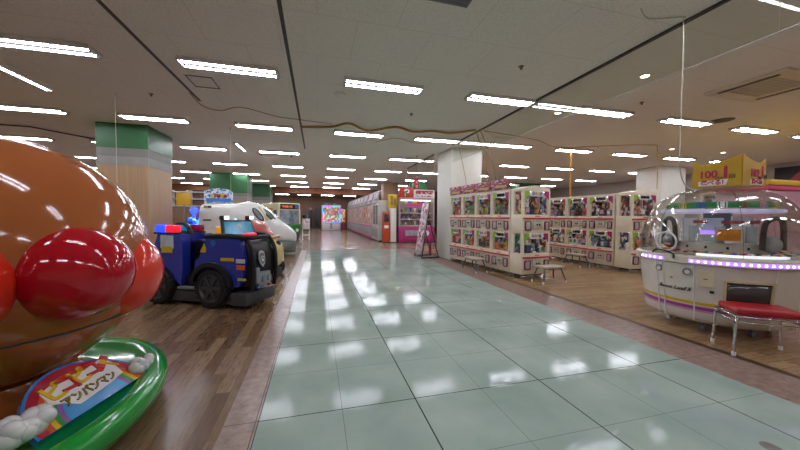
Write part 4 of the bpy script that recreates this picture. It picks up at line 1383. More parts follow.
led_p = mat('led_lilac', '#d8b0ff', 0.3, emit=('#9a6cf0', 0.55), noise=0)
led_c = mat('led_white', '#f0e8ff', 0.3, emit=('#e8d8ff', 2.2), noise=0)
mb = MB()
for a0, a1 in ((152, 176), (194, 290)):
    mb.lathe([(0.861, 0.925), (0.872, 0.93), (0.872, 0.965), (0.861, 0.97)], int((a1 - a0) / 3), a0=radians(a0), a1=radians(a1))
mb.build('led_strip', led_p, dome, 40)
for a in list(range(154, 176, 5)) + list(range(196, 290, 4)):
    mb = MB(); mb.sphere(pol(a, 0.872, 0.948), 0.013, 8)
    mb.build('led_bulb', led_c, dome)
def tang(a, r, z):
    """frame on the base wall at angle a: x to the viewer's right, y up, z out"""
    n = pol(a, 1, 0)
    return face_M(pol(a, r, z), (-n.y, n.x, 0), (0, 0, 1))
for a in (166, 196.5, 172.5, 246, 270):
    mb = MB()
    pts = [pol(a, dR(z / 100) + 0.004, z / 100) for z in range(16, 91, 6)]
    mb.tube(pts, 0.008, 6)
    mb.build('panel_edge', white_paint, dome, 60)
for a in (169, 192):
    M = tang(a, dR(0.76) + 0.002, 0.76)
    mb = MB()
    mb.prism(blob(0, 0, 0.045, 0.045, 24), 0.012, M)
    lk = mb.build('round_lock', mid_grey, dome, 40)
    mb = MB(); mb.prism(blob(0.006, -0.006, 0.026, 0.026, 20), 0.006, M @ Matrix.Translation((0, 0, 0.012)))
    mb.build('lock_face', dome_white, lk, 0)
mb = MB(); mb.text('Sweet Land 5', 0.07, tang(181, dR(0.53) - 0.004, 0.535), 0.03, fit=0.36, bold=-0.001, shear=0.45)
mb.build('lettering', mat('script_dark', '#5a5250', 0.5), dome, 0)
mb = MB(); mb.prism([(-0.02, -0.008), (0.0, 0.014), (0.02, -0.004), (0, -0.012)], 0.006, tang(180, dR(0.66) + 0.002, 0.66))
mb.build('red_mark', mat('mark_red', '#c86050', 0.4), dome, 0)
MB().prism([(-0.07, -0.09), (0.07, -0.09), (0.07, 0.09), (-0.07, 0.09)], 0.012, tang(204, dR(0.69), 0.69)).build('coin_panel', mat('coin_panel', '#cbbf9c', 0.4), dome, 0)
MB().prism([(-0.018, -0.004), (0.018, -0.004), (0.018, 0.006), (-0.018, 0.006)], 0.006, tang(204, dR(0.69) + 0.012, 0.69)).build('coin_slot', dark_grey, dome, 0)
MB().prism([(-0.02, -0.015), (0.02, -0.015), (0.02, 0.015), (-0.02, 0.015)], 0.006, tang(208, dR(0.54) + 0.002, 0.54)).build('outlet', black_plastic, dome, 0)
# dispenser mouths
for a, nm in ((230, 'near'), (302, 'far')):
    mb = MB()
    n = 10
    for s0, s1, z0, z1 in ((-15.5, -13.5, 0.44, 0.70), (13.5, 15.5, 0.44, 0.70), (-15.5, 15.5, 0.68, 0.70)):
        mb.lathe([(dR(z0) - 0.02, z0), (dR(z0) + 0.022, z0), (dR(z1) + 0.022, z1), (dR(z1) - 0.02, z1)], n, a0=radians(a + s0), a1=radians(a + s1))
    fr_ = mb.build('prize_mouth_frame', mat('mouth_frame', '#c9b88e', 0.4), dome, 40)
    mb = MB(); mb.lathe([(dR(0.44) + 0.003, 0.44), (dR(0.68) + 0.003, 0.68)], n, a0=radians(a - 13.6), a1=radians(a + 13.6))
    mb.build('mouth_flap', mat('smoked_flap', '#4a4648', 0.15), fr_, 50, thick=0.004)
for a in (150, 200, 250, 310, 20, 80):
    mb = MB(); mb.cyl(pol(a, 0.50, 0.04) + Vector((0, -0.02, 0)), pol(a, 0.50, 0.04) + Vector((0, 0.02, 0)), 0.04, seg=16); mb.cyl(pol(a, 0.50, 0.06), pol(a, 0.50, 0.14), 0.02, seg=8)
    mb.build('caster', mid_grey if a != 150 else white_plastic, dome)
# clear dome
mb = MB()
prof = []
for k in range(0, 25):
    u = k / 24 * pi / 2
    prof.append((0.81 * cos(u) ** 0.62 if u < pi / 2 - 1e-6 else 0.0, 1.008 + 0.85 * sin(u) ** 0.9))
mb.lathe(prof, 64)
mb.build('clear_dome', dome_clear, dome, 60, thick=0.006)
mb = MB()
for a in (165, 225, 285, 345, 45, 105):
    mb.tube([pol(a, r * 1.004, z) for r, z in prof[:20:3]], 0.0035, 5)
mb.build('dome_seam', glass('seam_clear', '#e8ecea', 0.2), dome, 60)
# hoops over the arm holes
for a, z, r in ((176, 1.165, 0.125),):
    M = tang(a, 0.815, z)
    mb = MB(); mb.tube([M @ Vector((r * cos(k * 2 * pi / 40), r * 0.95 * sin(k * 2 * pi / 40), 0.01)) for k in range(40)], 0.012, 8, closed=True)
    mb.build('clear_hoop', mat('hoop_white', '#c9cac8', 0.15), dome, 60)
    M2 = tang(a, 0.80, z - 0.03)
    mb = MB(); mb.prism([(-0.04, -0.012), (0.04, -0.012), (0.04, 0.012), (-0.04, 0.012)], 0.004, M2)
    mb.build('notice_sticker', mat('notice_red', '#c88a80', 0.4), dome, 0)
mb = MB(); mb.tube([pol(164, 0.84, 1.0), pol(166, 0.83, 1.045), pol(174, 0.84, 1.05), pol(181, 0.85, 1.03), pol(184, 0.865, 1.0), pol(184, 0.87, 0.96)], 0.010, 6, smooth_steps=4)
mb.build('black_cable', black_rubber, dome, 60)
# inside: turntable, tower, tiers, lamps
mb = MB(); mb.lathe([(0.0, 1.005), (0.70, 1.005), (0.72, 1.015), (0.70, 1.03), (0.0, 1.03)], 48)
mb.build('turntable', mat('turntable', '#b8aa94', 0.3), dome)
mb = MB(); mb.lathe([(0.0, 1.03), (0.46, 1.03), (0.46, 1.155), (0.42, 1.165), (0.0, 1.165)], 40)
mb.build('inner_drum', dome_white, dome)
for a in range(150, 330, 24):
    MB().prism([(-0.012, -0.015), (0.012, -0.015), (0.012, 0.015), (-0.012, 0.015)], 0.005, tang(a, 0.46, 1.10)).build('drum_slot', black_plastic, dome, 0)
mb = MB(); mb.lathe([(0.0, 1.165), (0.14, 1.165), (0.14, 1.56), (0.0, 1.56)], 28)
mb.build('tower', mid_grey, dome)
for a, w, h, m in ((165, 0.18, 0.30, white_plastic), (203, 0.20, 0.30, mat('pale_blue_panel', '#c6d4dc', 0.3)), (246, 0.20, 0.32, white_plastic), (290, 0.18, 0.30, white_plastic), (20, 0.2, 0.3, white_plastic), (90, 0.2, 0.3, white_plastic)):
    MB().prism([(-w / 2, 0), (w / 2, 0), (w / 2, h), (-w / 2, h)], 0.02, tang(a, 0.34, 1.17)).build('white_chute', m, dome, 0)
mb = MB(); mb.lathe([(0.20, 1.56), (0.56, 1.545), (0.58, 1.56), (0.56, 1.575), (0.20, 1.58)], 48)
mb.build('upper_tray', white_plastic, dome)
mb = MB(); mb.lathe([(0.575, 1.535), (0.592, 1.545), (0.592, 1.575), (0.575, 1.58)], 60)
mb.build('upper_led_strip', mat('led_pale', '#c4c0d4', 0.3, emit=('#c8c0f0', 0.2), noise=0.2), dome)
mb = MB(); mb.lathe([(0.40, 1.27), (0.415, 1.275), (0.415, 1.305), (0.40, 1.31)], 10, a0=radians(188), a1=radians(214))
mb.build('lower_led_strip', led_p, dome)
mb = MB(); mb.lathe([(0.36, 1.25), (0.42, 1.25), (0.42, 1.27), (0.36, 1.27)], 12, a0=radians(184), a1=radians(216))
mb.build('lower_tray', white_plastic, dome)
mb = MB(); mb.lathe([(0.72, 1.01), (0.735, 1.012), (0.735, 1.035), (0.72, 1.04)], 30, a0=radians(196), a1=radians(262))
mb.build('front_lamp', mat('front_lamp', '#ffffff', 0.3, emit=('#eaf0ff', 0.5), noise=0), dome)
# spray of goods: every packet its own object
candy_cols = [mat('candy_' + c[1:], c, 0.3, noise=0.15, nscale=30) for c in ('#c8342c', '#2f8a44', '#d8b030', '#3a5ab0', '#d8d4cc', '#7a4a2c', '#c86a9a', '#e08030')]
def packet_mesh(c):
    mb = MB()
    mb.box((0, 0, 0.014), (0.06, 0.042, 0.022), bevel=0.009)
    mb.prism([(-0.045, -0.016), (-0.028, -0.010), (-0.028, 0.010), (-0.045, 0.016)], 0.004, Matrix.Translation((0, 0, 0.012)))
    mb.prism([(0.045, -0.016), (0.028, -0.010), (0.028, 0.010), (0.045, 0.016)], 0.004, Matrix.Translation((0, 0, 0.012)))
    o = mb.build('candy', c, None, 50); me = o.data; bpy.data.objects.remove(o)
    return me
cmeshes = [packet_mesh(c) for c in candy_cols]
rg = random.Random(11)
for k in range(46):
    a = rg.uniform(140, 330); r = rg.choice((0.52, 0.58, 0.64))
    o = bpy.data.objects.new('candy_packet', rg.choice(cmeshes)); COL.objects.link(o)
    a = 140 + 190 * k / 46
    p = DC + pol(a, [0.52, 0.60, 0.66][k % 3], 1.031)
    o.location = p; o.rotation_euler = (0, 0, rg.uniform(0, 3.1))
    tag(o, 'small wrapped candy lying on the dome turntable', 'candy', 'wrapped candies on the turntable')
for k in range(30):
    a = 130 + 210 * k / 30
    o = bpy.data.objects.new('candy_packet', cmeshes[1] if k % 3 else cmeshes[(k // 3) % 8]); COL.objects.link(o)
    o.location = DC + pol(a, 0.50, 1.581); o.rotation_euler = (0, 0, radians(a + 90)); o.scale = (1.9, 1.5, 3.6)
    tag(o, 'green or bright candy packet standing on the upper dome tray', 'candy', 'candy packets on the upper tray')
ob = thing('candy_box', 'orange candy box held up in the middle of the dome', 'box', DC + pol(221, 0.50, 1.165), radians(221 + 90))
MB().box((0, 0, 0.10), (0.20, 0.09, 0.14), bevel=0.006).build('carton', mat('orange_carton', '#c87a1c', 0.35, noise=0.3, nscale=16), ob)
MB().box((0, 0, 0.015), (0.06, 0.06, 0.03)).build('stand', white_plastic, ob, 0)
for a, r0 in ((262, 0.60), (150, 0.55)):
    mb = MB(); mb.tube([pol(a - 14, r0, 1.10), pol(a - 12, r0, 1.38), pol(a - 4, r0, 1.46), pol(a + 6, r0, 1.46), pol(a + 13, r0, 1.38), pol(a + 15, r0, 1.10)], 0.028, 8, smooth_steps=4)
    mb.build('scoop_arm', mat('arm_dark', '#2e2824', 0.35), dome, 60)
    mb = MB(); mb.sphere(pol(a, r0 - 0.03, 1.16), (0.09, 0.09, 0.10), 18)
    mb.build('scoop', mat('scoop_grey', '#8d8a86', 0.2), dome, 60)
for a, c in ((186, '#b04a4a'), (226, '#a85058'), (236, '#b86a60'), (270, '#a04848')):
    MB().prism([(-0.07, 0), (0.07, 0), (0.07, 0.04), (-0.07, 0.04)], 0.02, tang(a, 0.37, 1.40)).build('inner_sign', mat('inner_sign_' + c[1:], c, 0.4), dome, 0)
for a in (178, 214, 258):
    mb = MB(); mb.lathe([(0.0, 0), (0.05, 0.0), (0.05, 0.20), (0.045, 0.205), (0.0, 0.205)], 18, c=tuple(pol(a, 0.40, 1.166)))
    mb.build('hopper', mat('hopper_pale', '#b9c0c2', 0.15), dome)
for c in dome.children:
    if c.name.split('.')[0] in ('rim', 'led_strip', 'led_bulb', 'clear_dome', 'dome_seam', 'clear_hoop', 'notice_sticker', 'black_cable', 'turntable', 'inner_drum', 'drum_slot', 'tower', 'white_chute', 'upper_tray', 'upper_led_strip', 'lower_led_strip', 'lower_tray', 'front_lamp', 'scoop_arm', 'scoop', 'inner_sign', 'hopper'):
        c.location.z -= 0.05
for o in COL.objects:
    if o.parent is None and o.name.split('.')[0] in ('candy_packet', 'candy_box'):
        o.location.z -= 0.05
# crown sign
crown = thing('crown_sign', 'yellow wavy crown sign with red price lettering on the dome top', 'sign', DC + Vector((0, 0, 1.822)))
Pc = Vector((-0.22, -0.35, 0)); Pl = Vector((-0.32, 0.09, 0)); Pr = Vector((0.26, -0.32, 0)); Pb = Vector((0.16, 0.12, 0))
crown_y = mat('crown_yellow', '#b8900e', 0.4, noise=0.04)
def wave(s, up_at_end):
    # height of the wavy top, s = 0 outer end .. 1 nearest corner
    return 0.29 + 0.085 * (s ** 1.5) + 0.06 * max(0, 1 - s * 5) - 0.015 * sin(pi * s)
for A, Bv, mirror in ((Pl, Pc, False), (Pc, Pr, True), (Pr, Pb, False), (Pb, Pl, True)):
    x = (Bv - A)
    L_ = x.length
    pts = [(0, 0), (L_, 0)]
    for k in range(16, -1, -1):
        s = k / 16
        pts.append((L_ * s, wave(1 - s if mirror else s, False)))
    mb = MB(); mb.prism(pts, 0.012, face_M(A, x, (0, 0, 1)))
    mb.build('board', crown_y, crown, 0)
mb = MB()
mb.prism([(p.x * 1.03, p.y * 1.03) for p in (Pl, Pc, Pr, Pb)], 0.02, Matrix.Translation((0, 0, -0.005)))
mb.build('base_plate', mat('crown_base', '#a8861c', 0.4), crown, 0)
crimson = mat('crimson', '#b01848', 0.4)
for A, Bv, full in ((Pl, Pc, True), (Pc, Pr, False)):
    x = (Bv - A)
    M = face_M(A, x, (0, 0, 1)) @ Matrix.Translation((0, 0, 0.015))
    ox = 0.0 if full else 0.0
    cx0 = 0.17 if full else 0.26
    mb = MB()
    mb.text('100', 0.13, M @ Matrix.Translation((cx0 - 0.02, 0.155, 0)), 0.006, fit=0.16, bold=0.004)
    mb.build('lettering', crimson, crown, 0)
    mb = MB(); mb.text('1', 0.20, M @ Matrix.Translation((cx0 + 0.145, 0.17, 0)), 0.006, bold=0.006)
    mb.build('lettering', crimson, crown, 0)
    mb = MB()
    mb.text('円で', 0.04, M @ Matrix.Translation((cx0 + 0.09, 0.10, 0)), 0.006)
    mb.text('回', 0.06, M @ Matrix.Translation((cx0 + 0.205, 0.115, 0)), 0.006)
    mb.build('lettering', dark_grey, crown, 0)
    mb = MB(); mb.prism([(cx0 - 0.11, 0.012), (cx0 + 0.15, 0.015), (cx0 + 0.17, 0.085), (cx0 - 0.11, 0.075)], 0.004, M @ Matrix.Translation((0, 0, -0.003)))
    mb.build('lettering_backing', white_plastic, crown, 0)
    mb = MB(); mb.text('選べる!', 0.07, M @ Matrix.Translation((cx0 + 0.02, 0.047, 0.004)), 0.006, fit=0.22, bold=0.002)
    mb.build('lettering', crimson, crown, 0)

# red stool
stool = thing('stool', 'chrome-legged stool with red vinyl seat before the candy dome', 'stool', (4.50, 2.17, 0), 0)
stool.rotation_euler = (0, 0, radians(-37))
SL, SD, SH = 0.54, 0.38, 0.45
mb = MB(); mb.box((0, 0, SH + 0.005), (SL - 0.02, SD - 0.01, 0.075), bevel=0.034, seg=4)
mb.build('seat', mat('red_vinyl', '#a81420', 0.35, noise=0.06), stool, 60)
for sx in (-1, 1):
    for sy in (-1, 1):
        mb = MB(); mb.tube([(sx * (SL / 2 - 0.05), sy * (SD / 2 - 0.03), SH - 0.05), (sx * (SL / 2 - 0.01), sy * (SD / 2 - 0.01), SH - 0.07), (sx * (SL / 2), sy * (SD / 2), SH - 0.13), (sx * (SL / 2 + 0.01), sy * (SD / 2 + 0.005), 0.02)], 0.0135, 10, smooth_steps=3)
        lg = mb.build('leg', chrome, stool, 60)
        mb = MB(); mb.cyl((sx * (SL / 2 + 0.011), sy * (SD / 2 + 0.005), 0), (sx * (SL / 2 + 0.01), sy * (SD / 2 + 0.005), 0.04), 0.019, seg=12)
        mb.build('foot_cap', white_plastic, lg)
mb = MB()
for z in (SH - 0.045, SH - 0.10):
    mb.tube([(-SL / 2, -SD / 2, z), (SL / 2, -SD / 2, z), (SL / 2, SD / 2, z), (-SL / 2, SD / 2, z)], 0.011, 8, closed=True)
mb.build('seat_frame', chrome, stool, 60)

# ---------------------------------------------------------------- far crane row
glow_prints = [printed('warm_prizes', ['#c86c30', '#f0d8b8', '#902c28', '#d88a70', '#f4ece0', '#a85a28'], 5, emit=0.12),
           printed('warm_prizes_b', ['#e0a070', '#b83a44', '#f0e4dc', '#c8803c', '#803a60', '#f0b8a0'], 5, emit=0.12),
           printed('dim_prizes', ['#3a3a36', '#6a645a', '#242422', '#8a7c6a', '#4a3630'], 5, emit=0.05)]  # prints glow by themselves in place of the lit cabinet interior
head_print = printed('header_photo', ['#8a7a80', '#b8a8ac', '#6a5a60', '#c8bcc0', '#9a6a78'], 6)
def big_cabinet(lit, i):
    t = thing('big_crane_cabinet', '', 'crane game')
    W, D = 1.78, 1.0
    mb = MB()
    mb.box((0, D / 2, 0.50), (W - 0.02, D, 0.84), bevel=0.02)
    mb.box((0, D / 2, 2.26), (W - 0.02, D, 0.14), bevel=0.02)
    for x in (-W / 2 + 0.05, 0, W / 2 - 0.05):
        mb.box((x, 0.04, 1.55), (0.07, 0.07, 1.3))
    for x in (-W / 2 + 0.02, W / 2 - 0.02):
        mb.box((x, D / 2, 1.55), (0.03, D, 1.3))
    mb.build('cabinet_frame', mat('dull_frame', '#b9b5b2', 0.45) if lit < 2 else mat('pale_frame', '#c4c2bc', 0.4), t)
    MB().box((0, D - 0.08, 1.55), (W - 0.08, 0.03, 1.28)).build('backdrop', glow_prints[lit], t, 0)
    for x in (-W / 4, W / 4):
        MB().box((x, 0.075, 1.52), (W / 2 - 0.14, 0.02, 1.10)).build('display_poster', glow_prints[lit], t, 0)
    for x in (-W / 4, W / 4):
        MB().box((x, 0.03, 1.56), (W / 2 - 0.10, 0.012, 1.22)).build('window_pane', glass('far_pane', '#ffffff', 0.008), t, 0)
        mb = MB(); mb.box((x, -0.04, 0.84), (W / 2 - 0.12, 0.10, 0.06), bevel=0.015)
        mb.build('control_ledge', pink if lit < 2 else white_plastic, t)
        for dx in (-0.2, 0.2):
            mb = MB(); mb.box((x + dx, -0.008, 0.48), (0.30, 0.02, 0.46), bevel=0.02)
            mb.build('prize_door', mat('door_grey_%d' % (lit == 2), '#b0aeb0' if lit < 2 else '#a09e98', 0.4), t)
    MB().box((0, D / 2 + 0.04, 0.04), (W - 0.1, D - 0.1, 0.08)).build('plinth', black_plastic, t, 0)
    MB().box((0, 0.3, 2.17), (W - 0.2, 0.06, 0.03)).build('cabinet_lamp', led_white, t, 0)
    mb = MB(); mb.box((0, 0.10, 2.62), (W - 0.06, 0.05, 0.58), rot=(radians(-14), 0, 0), bevel=0.01)
    h = mb.build('header_board', head_print, t)
    mb = MB(); mb.box((0, 0.065, 2.62), (W - 0.3, 0.02, 0.36), rot=(radians(-14), 0, 0))
    mb.build('header_print', mat('header_pale', '#cdbfc4', 0.4, noise=0.3, nscale=4), h, 0)
    if lit < 2:
        MB().box((0, -0.006, 0.16), (W - 0.06, 0.02, 0.12)).build('pink_kick', pink, t, 0)
    return t
bigp = {k: big_cabinet(k, 0) for k in (0, 1, 2)}
seen_big = set()
for i in range(9):
    y = 17.05 + 1.8 * i + 0.9
    k = 2 if i == 0 else (i % 2)
    o = bigp[k] if k not in seen_big else copy_tree(bigp[k])
    seen_big.add(k)
    o.location = (3.28 - 0.012 * (y - 17), y, 0); o.rotation_euler = (0, 0, -pi / 2)
    o['label'] = ('pale big crane cabinet with dark windows, nearest of the far row' if i == 0 else
                  'white big crane cabinet with warm lit windows, %s along the far row' % ORD[i])
    o['group'] = 'big crane cabinets of the far row'

oc = thing('ticket_machine', 'slim orange ticket machine at the near end of the far crane row', 'ticket machine', (3.62, 16.35, 0))
MB().box((0, 0.2, 0.86), (0.34, 0.36, 1.64), bevel=0.02).build('cabinet', mat('machine_orange', '#c04820', 0.4), oc)
MB().box((0, 0.01, 1.34), (0.26, 0.03, 0.40), bevel=0.01).build('screen', mat('dark_screen', '#2c3034', 0.2), oc)
MB().box((0, 0.01, 0.86), (0.24, 0.04, 0.16), bevel=0.02).build('coin_tray', white_plastic, oc)
MB().box((0, 0.2, 0.03), (0.38, 0.4, 0.06)).build('plinth', black_plastic, oc, 0)
pn = thing('white_panel_cabinet', 'plain white cabinet between the orange and the pink machines', 'cabinet', (4.02, 16.45, 0))
MB().box((0, 0.25, 0.96), (0.34, 0.5, 1.84), bevel=0.015).build('cabinet', white_paint, pn)
MB().box((0, 0.25, 0.02), (0.3, 0.44, 0.04)).build('plinth', black_plastic, pn, 0)
ys_ = thing('yellow_sign', 'yellow sign board standing on top of the plain white cabinet', 'sign', (4.0, 16.62, 1.88))
MB().box((0, 0, 0.38), (0.50, 0.05, 0.74), bevel=0.008).build('board', yellow, ys_)
MB().box((-0.04, -0.03, 0.42), (0.14, 0.01, 0.5)).box((0.12, -0.03, 0.36), (0.08, 0.01, 0.4)).build('print', mat('olive_print', '#8a7a30', 0.5), ys_, 0)
MB().box((0, 0, 0.01), (0.24, 0.16, 0.02)).build('foot', black_plastic, ys_, 0)

# pink prize machine with red toucan board
pm = thing('pink_prize_machine', 'pink prize machine with lit shelves under a red and white header', 'prize machine', (5.32, 16.3, 0))
PW, PD = 2.05, 0.9
MB().box((0, PD / 2, 0.47), (PW, PD, 0.86), bevel=0.03).build('lower_cabinet', mat('hot_pink', '#a8286a', 0.35, noise=0.1, nscale=3), pm)
mb = MB()
for x in (-PW / 2 + 0.05, PW / 2 - 0.05):
    mb.box((x, 0.05, 1.62), (0.09, 0.09, 1.5))
    mb.box((x, PD / 2, 1.62), (0.04, PD, 1.5))
mb.box((0, PD / 2, 2.40), (PW, PD, 0.12))
mb.box((0, PD - 0.03, 1.62), (PW, 0.04, 1.5))
mb.build('upper_frame', mat('pale_pink_frame', '#a89498', 0.45), pm)
for z in (0.92, 1.27, 1.62):
    MB().box((0, 0.55, z), (PW - 0.12, 0.6, 0.03)).build('shelf', white_plastic, pm, 0)
MB().box((0, 0.03, 1.62), (PW - 0.2, 0.012, 1.4)).build('window_pane', clear, pm, 0)
MB().box((0, 0.25, 2.32), (PW - 0.3, 0.08, 0.03)).build('cabinet_lamp', led_white, pm, 0)
mb = MB()
for i, c in enumerate(('#a8c83a', '#e8e4d0', '#3a8ad0', '#d8c020', '#d06a20', '#8a3a9a', '#e8e0e8', '#a0b83a')):
    mb.sphere((-0.86 + i * 0.245, 0.08, 2.22), (0.11, 0.03, 0.08), 12, i)
mb.build('garland', [mat('garland_' + c[1:], c, 0.4) for c in ('#a8c83a', '#e8e4d0', '#3a8ad0', '#d8c020', '#d06a20', '#8a3a9a', '#e8e0e8', '#a0b83a')], pm)
MB().box((0.05, 0.06, 2.06), (1.3, 0.03, 0.16)).build('pink_valance', pink, pm, 0)
MB().box((-0.25, -0.01, 0.52), (0.85, 0.03, 0.30), bevel=0.03).build('front_panel', mat('panel_grey', '#9a9aa0', 0.4, noise=0.3, nscale=6), pm)
mb = MB(); mb.cyl((0.55, -0.025, 0.52), (0.55, 0.01, 0.52), 0.16, seg=24); mb.build('round_emblem', white_plastic, pm)
for x in (-0.7, -0.25, 0.2, 0.65):
    MB().box((x, -0.008, 0.18), (0.34, 0.02, 0.16), bevel=0.02).build('lower_panel', mat('magenta_panel', '#a8205c', 0.4), pm)
rb = MB(); rb.box((-0.62, 0.05, 2.72), (0.80, 0.06, 0.54), bevel=0.01)
rb = rb.build('red_header', mat('header_board_red', '#b8281c', 0.4), pm)
eM = face_M((-0.62, 0.018, 2.72), (1, 0, 0), (0, 0, 1))
mb = MB()
mb.prism(blob(0.02, 0.08, 0.15, 0.12), 0.006, eM, 0)
mb.prism([(-0.14, 0.06), (-0.05, 0.10), (0.06, -0.06), (0.04, -0.22), (-0.10, -0.20)], 0.010, eM, 1)
mb.prism([(-0.10, 0.02), (-0.04, 0.02), (-0.02, -0.18), (-0.09, -0.20)], 0.014, eM, 2)
mb.prism([(0.02, 0.02), (0.06, -0.02), (0.05, -0.20), (0.0, -0.16)], 0.014, eM, 3)
mb.prism(blob(0.04, 0.09, 0.06, 0.05, 14), 0.012, eM, 1)
mb.build('emblem', [white_plastic, black_plastic, yellow, green_paint], rb, 0)
wb = MB(); wb.box((0.42, 0.05, 2.68), (1.20, 0.06, 0.46), bevel=0.01)
wb = wb.build('white_header', mat('header_white', '#d8cfc8', 0.4), pm)
MB().box((0.42, 0.015, 2.77), (1.02, 0.02, 0.20)).build('header_print', printed('maroon_print', ['#8a2434', '#a84450', '#8a2434', '#c8a0a0', '#7a1c2c'], 11), wb, 0)
MB().box((0.42, 0.015, 2.55), (1.02, 0.02, 0.07)).build('header_print', printed('grey_print', ['#8a8680', '#c8c2ba', '#b04a44', '#d0c8c0'], 14), wb, 0)
MB().box((0, PD / 2, 0.02), (PW - 0.1, PD - 0.1, 0.04)).build('plinth', black_plastic, pm, 0)
r5 = random.Random(5)
for z, nm in ((0.936, 'bottom'), (1.286, 'middle'), (1.636, 'top')):
    for i in range(7):
        place_prize(r5.choice(['plush', 'plush', 'box']), r5.randrange(10), Matrix.Translation((5.32 - 0.81 + i * 0.27, 16.3 + 0.42, z)) @ Matrix.Rotation(r5.uniform(-.3, .3), 4, 'Z'),
                    'small prize on the %s shelf of the pink machine' % nm, 'prizes on the %s shelf of the pink machine' % nm, 1.25)

# bright prize machine at the far end
br_ = thing('bright_prize_machine', 'white prize machine with a rainbow lit frame at the far end', 'prize machine', (1.40, 32.0, 0))
BWd = 1.85
mb = MB(); mb.box((0, 0.5, 0.42), (BWd, 1.0, 0.8), bevel=0.03)
mb.box((0, 0.5, 2.45), (BWd, 1.0, 0.14), bevel=0.02); mb.box((0, 0.95, 1.6), (BWd, 0.05, 1.6))
for s in (-1, 1): mb.box((s * (BWd / 2 - 0.03), 0.5, 1.6), (0.05, 1.0, 1.6))
mb.build('cabinet', mat('machine_white', '#d8d4d2', 0.35), br_)
MB().box((0, 0.88, 1.62), (BWd - 0.2, 0.03, 1.5)).build('backdrop', printed('rainbow_prizes', ['#f0d0a0', '#e07090', '#f4f0e0', '#e0a050', '#80b0d0', '#d04040', '#f0e8d8', '#70a860'], 6, emit=0.25), br_, 0)  # glow put into the backdrop print stands in for interior light
MB().box((0, 0.03, 1.62), (BWd - 0.26, 0.012, 1.5)).build('window_pane', clear, br_, 0)
for nm, c, x, z, w, h in (('left', '#30a0f0', -BWd / 2 + 0.07, 2.02, 0.10, 0.75), ('left', '#f05090', -BWd / 2 + 0.07, 1.22, 0.10, 0.75), ('right', '#4060f0', BWd / 2 - 0.07, 2.02, 0.10, 0.75), ('right', '#30c0f0', BWd / 2 - 0.07, 1.22, 0.10, 0.75),
                          ('bottom', '#4070f0', 0, 0.87, BWd - 0.3, 0.08), ('top', '#d060d0', -0.42, 2.36, 0.8, 0.08), ('top', '#40d0a0', 0.42, 2.36, 0.8, 0.08)):
    MB().box((x, -0.02, z), (w, 0.05, h), bevel=0.01).build('light_strip', mat('strip_' + c[1:], c, 0.3, emit=(c, 0.8), noise=0), br_)
for x in (-0.5, 0.5):
    MB().box((x, -0.01, 0.42), (0.62, 0.03, 0.5), bevel=0.02).build('front_panel', white_plastic, br_)
MB().box((0, -0.012, 0.45), (0.16, 0.03, 0.6)).build('coin_column', mat('coin_tan', '#b09080', 0.4), br_, 0)
MB().box((0, 0.3, 2.64), (1.3, 0.06, 0.26), bevel=0.02).build('header_sign', printed('header_dark', ['#3a3444', '#b03840', '#4a4a58', '#3a68a0'], 8), br_, 0)
wc = thing('warm_prize_machine', 'small warm lit prize machine right of the rainbow framed one', 'prize machine', (2.62, 33.6, 0))
MB().box((0, 0.3, 0.4), (0.6, 0.6, 0.78), bevel=0.02).build('cabinet', mat('rose_cabinet', '#b04870', 0.4), wc)
MB().box((0, 0.3, 1.5), (0.6, 0.6, 1.4), bevel=0.02).build('upper_case', printed('warm_case', ['#f0c080', '#e89060', '#f4e4c0', '#d06050'], 6, emit=0.2), wc, 0)  # the case print itself glows in place of a lit interior
MB().box((0, 0.3, 2.26), (0.62, 0.62, 0.12)).build('cap', mat('rose_cap', '#8a4a58', 0.4), wc, 0)

# tall dark banner stands at the brown back wall
for x, lb in ((-0.72, 'left one of the pair before the brown back wall'), (-0.02, 'right one of the pair, nearer the rainbow framed machine')):
    t = thing('banner_stand', 'tall dark blue banner stand, ' + lb, 'banner', (x, 36.2, 0), 0, 'dark banners at the back wall')
    MB().box((0, 0, 1.15), (0.42, 0.05, 1.9), bevel=0.01).build('banner', mat('banner_navy', '#2a3040', 0.5, noise=0.4, nscale=3), t)
    mb = MB(); mb.sphere((0, 0, 2.18), (0.2, 0.04, 0.2), 16); mb.build('round_topper', mat('topper_tan', '#8a7460', 0.5) if x < -0.3 else dark_grey, t)
    MB().box((0, 0, 0.04), (0.5, 0.3, 0.08), bevel=0.01).build('foot', black_plastic, t)
    MB().cyl((0, 0, 0.06), (0, 0, 0.25), 0.02, seg=8).build('pole', steel, t)

# A-frame poster stand by the white column
es = thing('poster_stand', 'tall black A-frame poster stand beside the white column', 'poster stand', (3.72, 10.3, 0), 0)
es.rotation_euler = (0, 0, radians(-88))
EH = 1.95
for s in (-1, 1):
    mb = MB(); mb.tube([(s * 0.34, -0.30, 0.05), (s * 0.30, 0.0, EH)], 0.018, 8); mb.build('leg', black_plastic, es)
    mb = MB(); mb.tube([(s * 0.34, 0.30, 0.05), (s * 0.30, 0.0, EH * 0.62)], 0.018, 8); mb.build('leg', black_plastic, es)
    mb = MB(); mb.tube([(s * 0.36, -0.34, 0.03), (s * 0.36, 0.34, 0.03)], 0.022, 8); mb.build('foot_bar', black_plastic, es)
mb = MB(); mb.tube([(-0.36, -0.32, 0.06), (0.36, -0.32, 0.06)], 0.025, 8); mb.build('cross_bar', black_plastic, es)
mb = MB(); mb.tube([(-0.34, 0.24, 0.5), (0.34, 0.24, 0.5)], 0.015, 8); mb.build('cross_bar', black_plastic, es)
tilt = atan2(0.30, EH)
mb = MB(); mb.box((0, -0.165, 1.02), (0.62, 0.03, 1.80), rot=(-tilt, 0, 0), bevel=0.004)
bd = mb.build('poster_board', mat('poster_pale', '#a89a9a', 0.4), es)
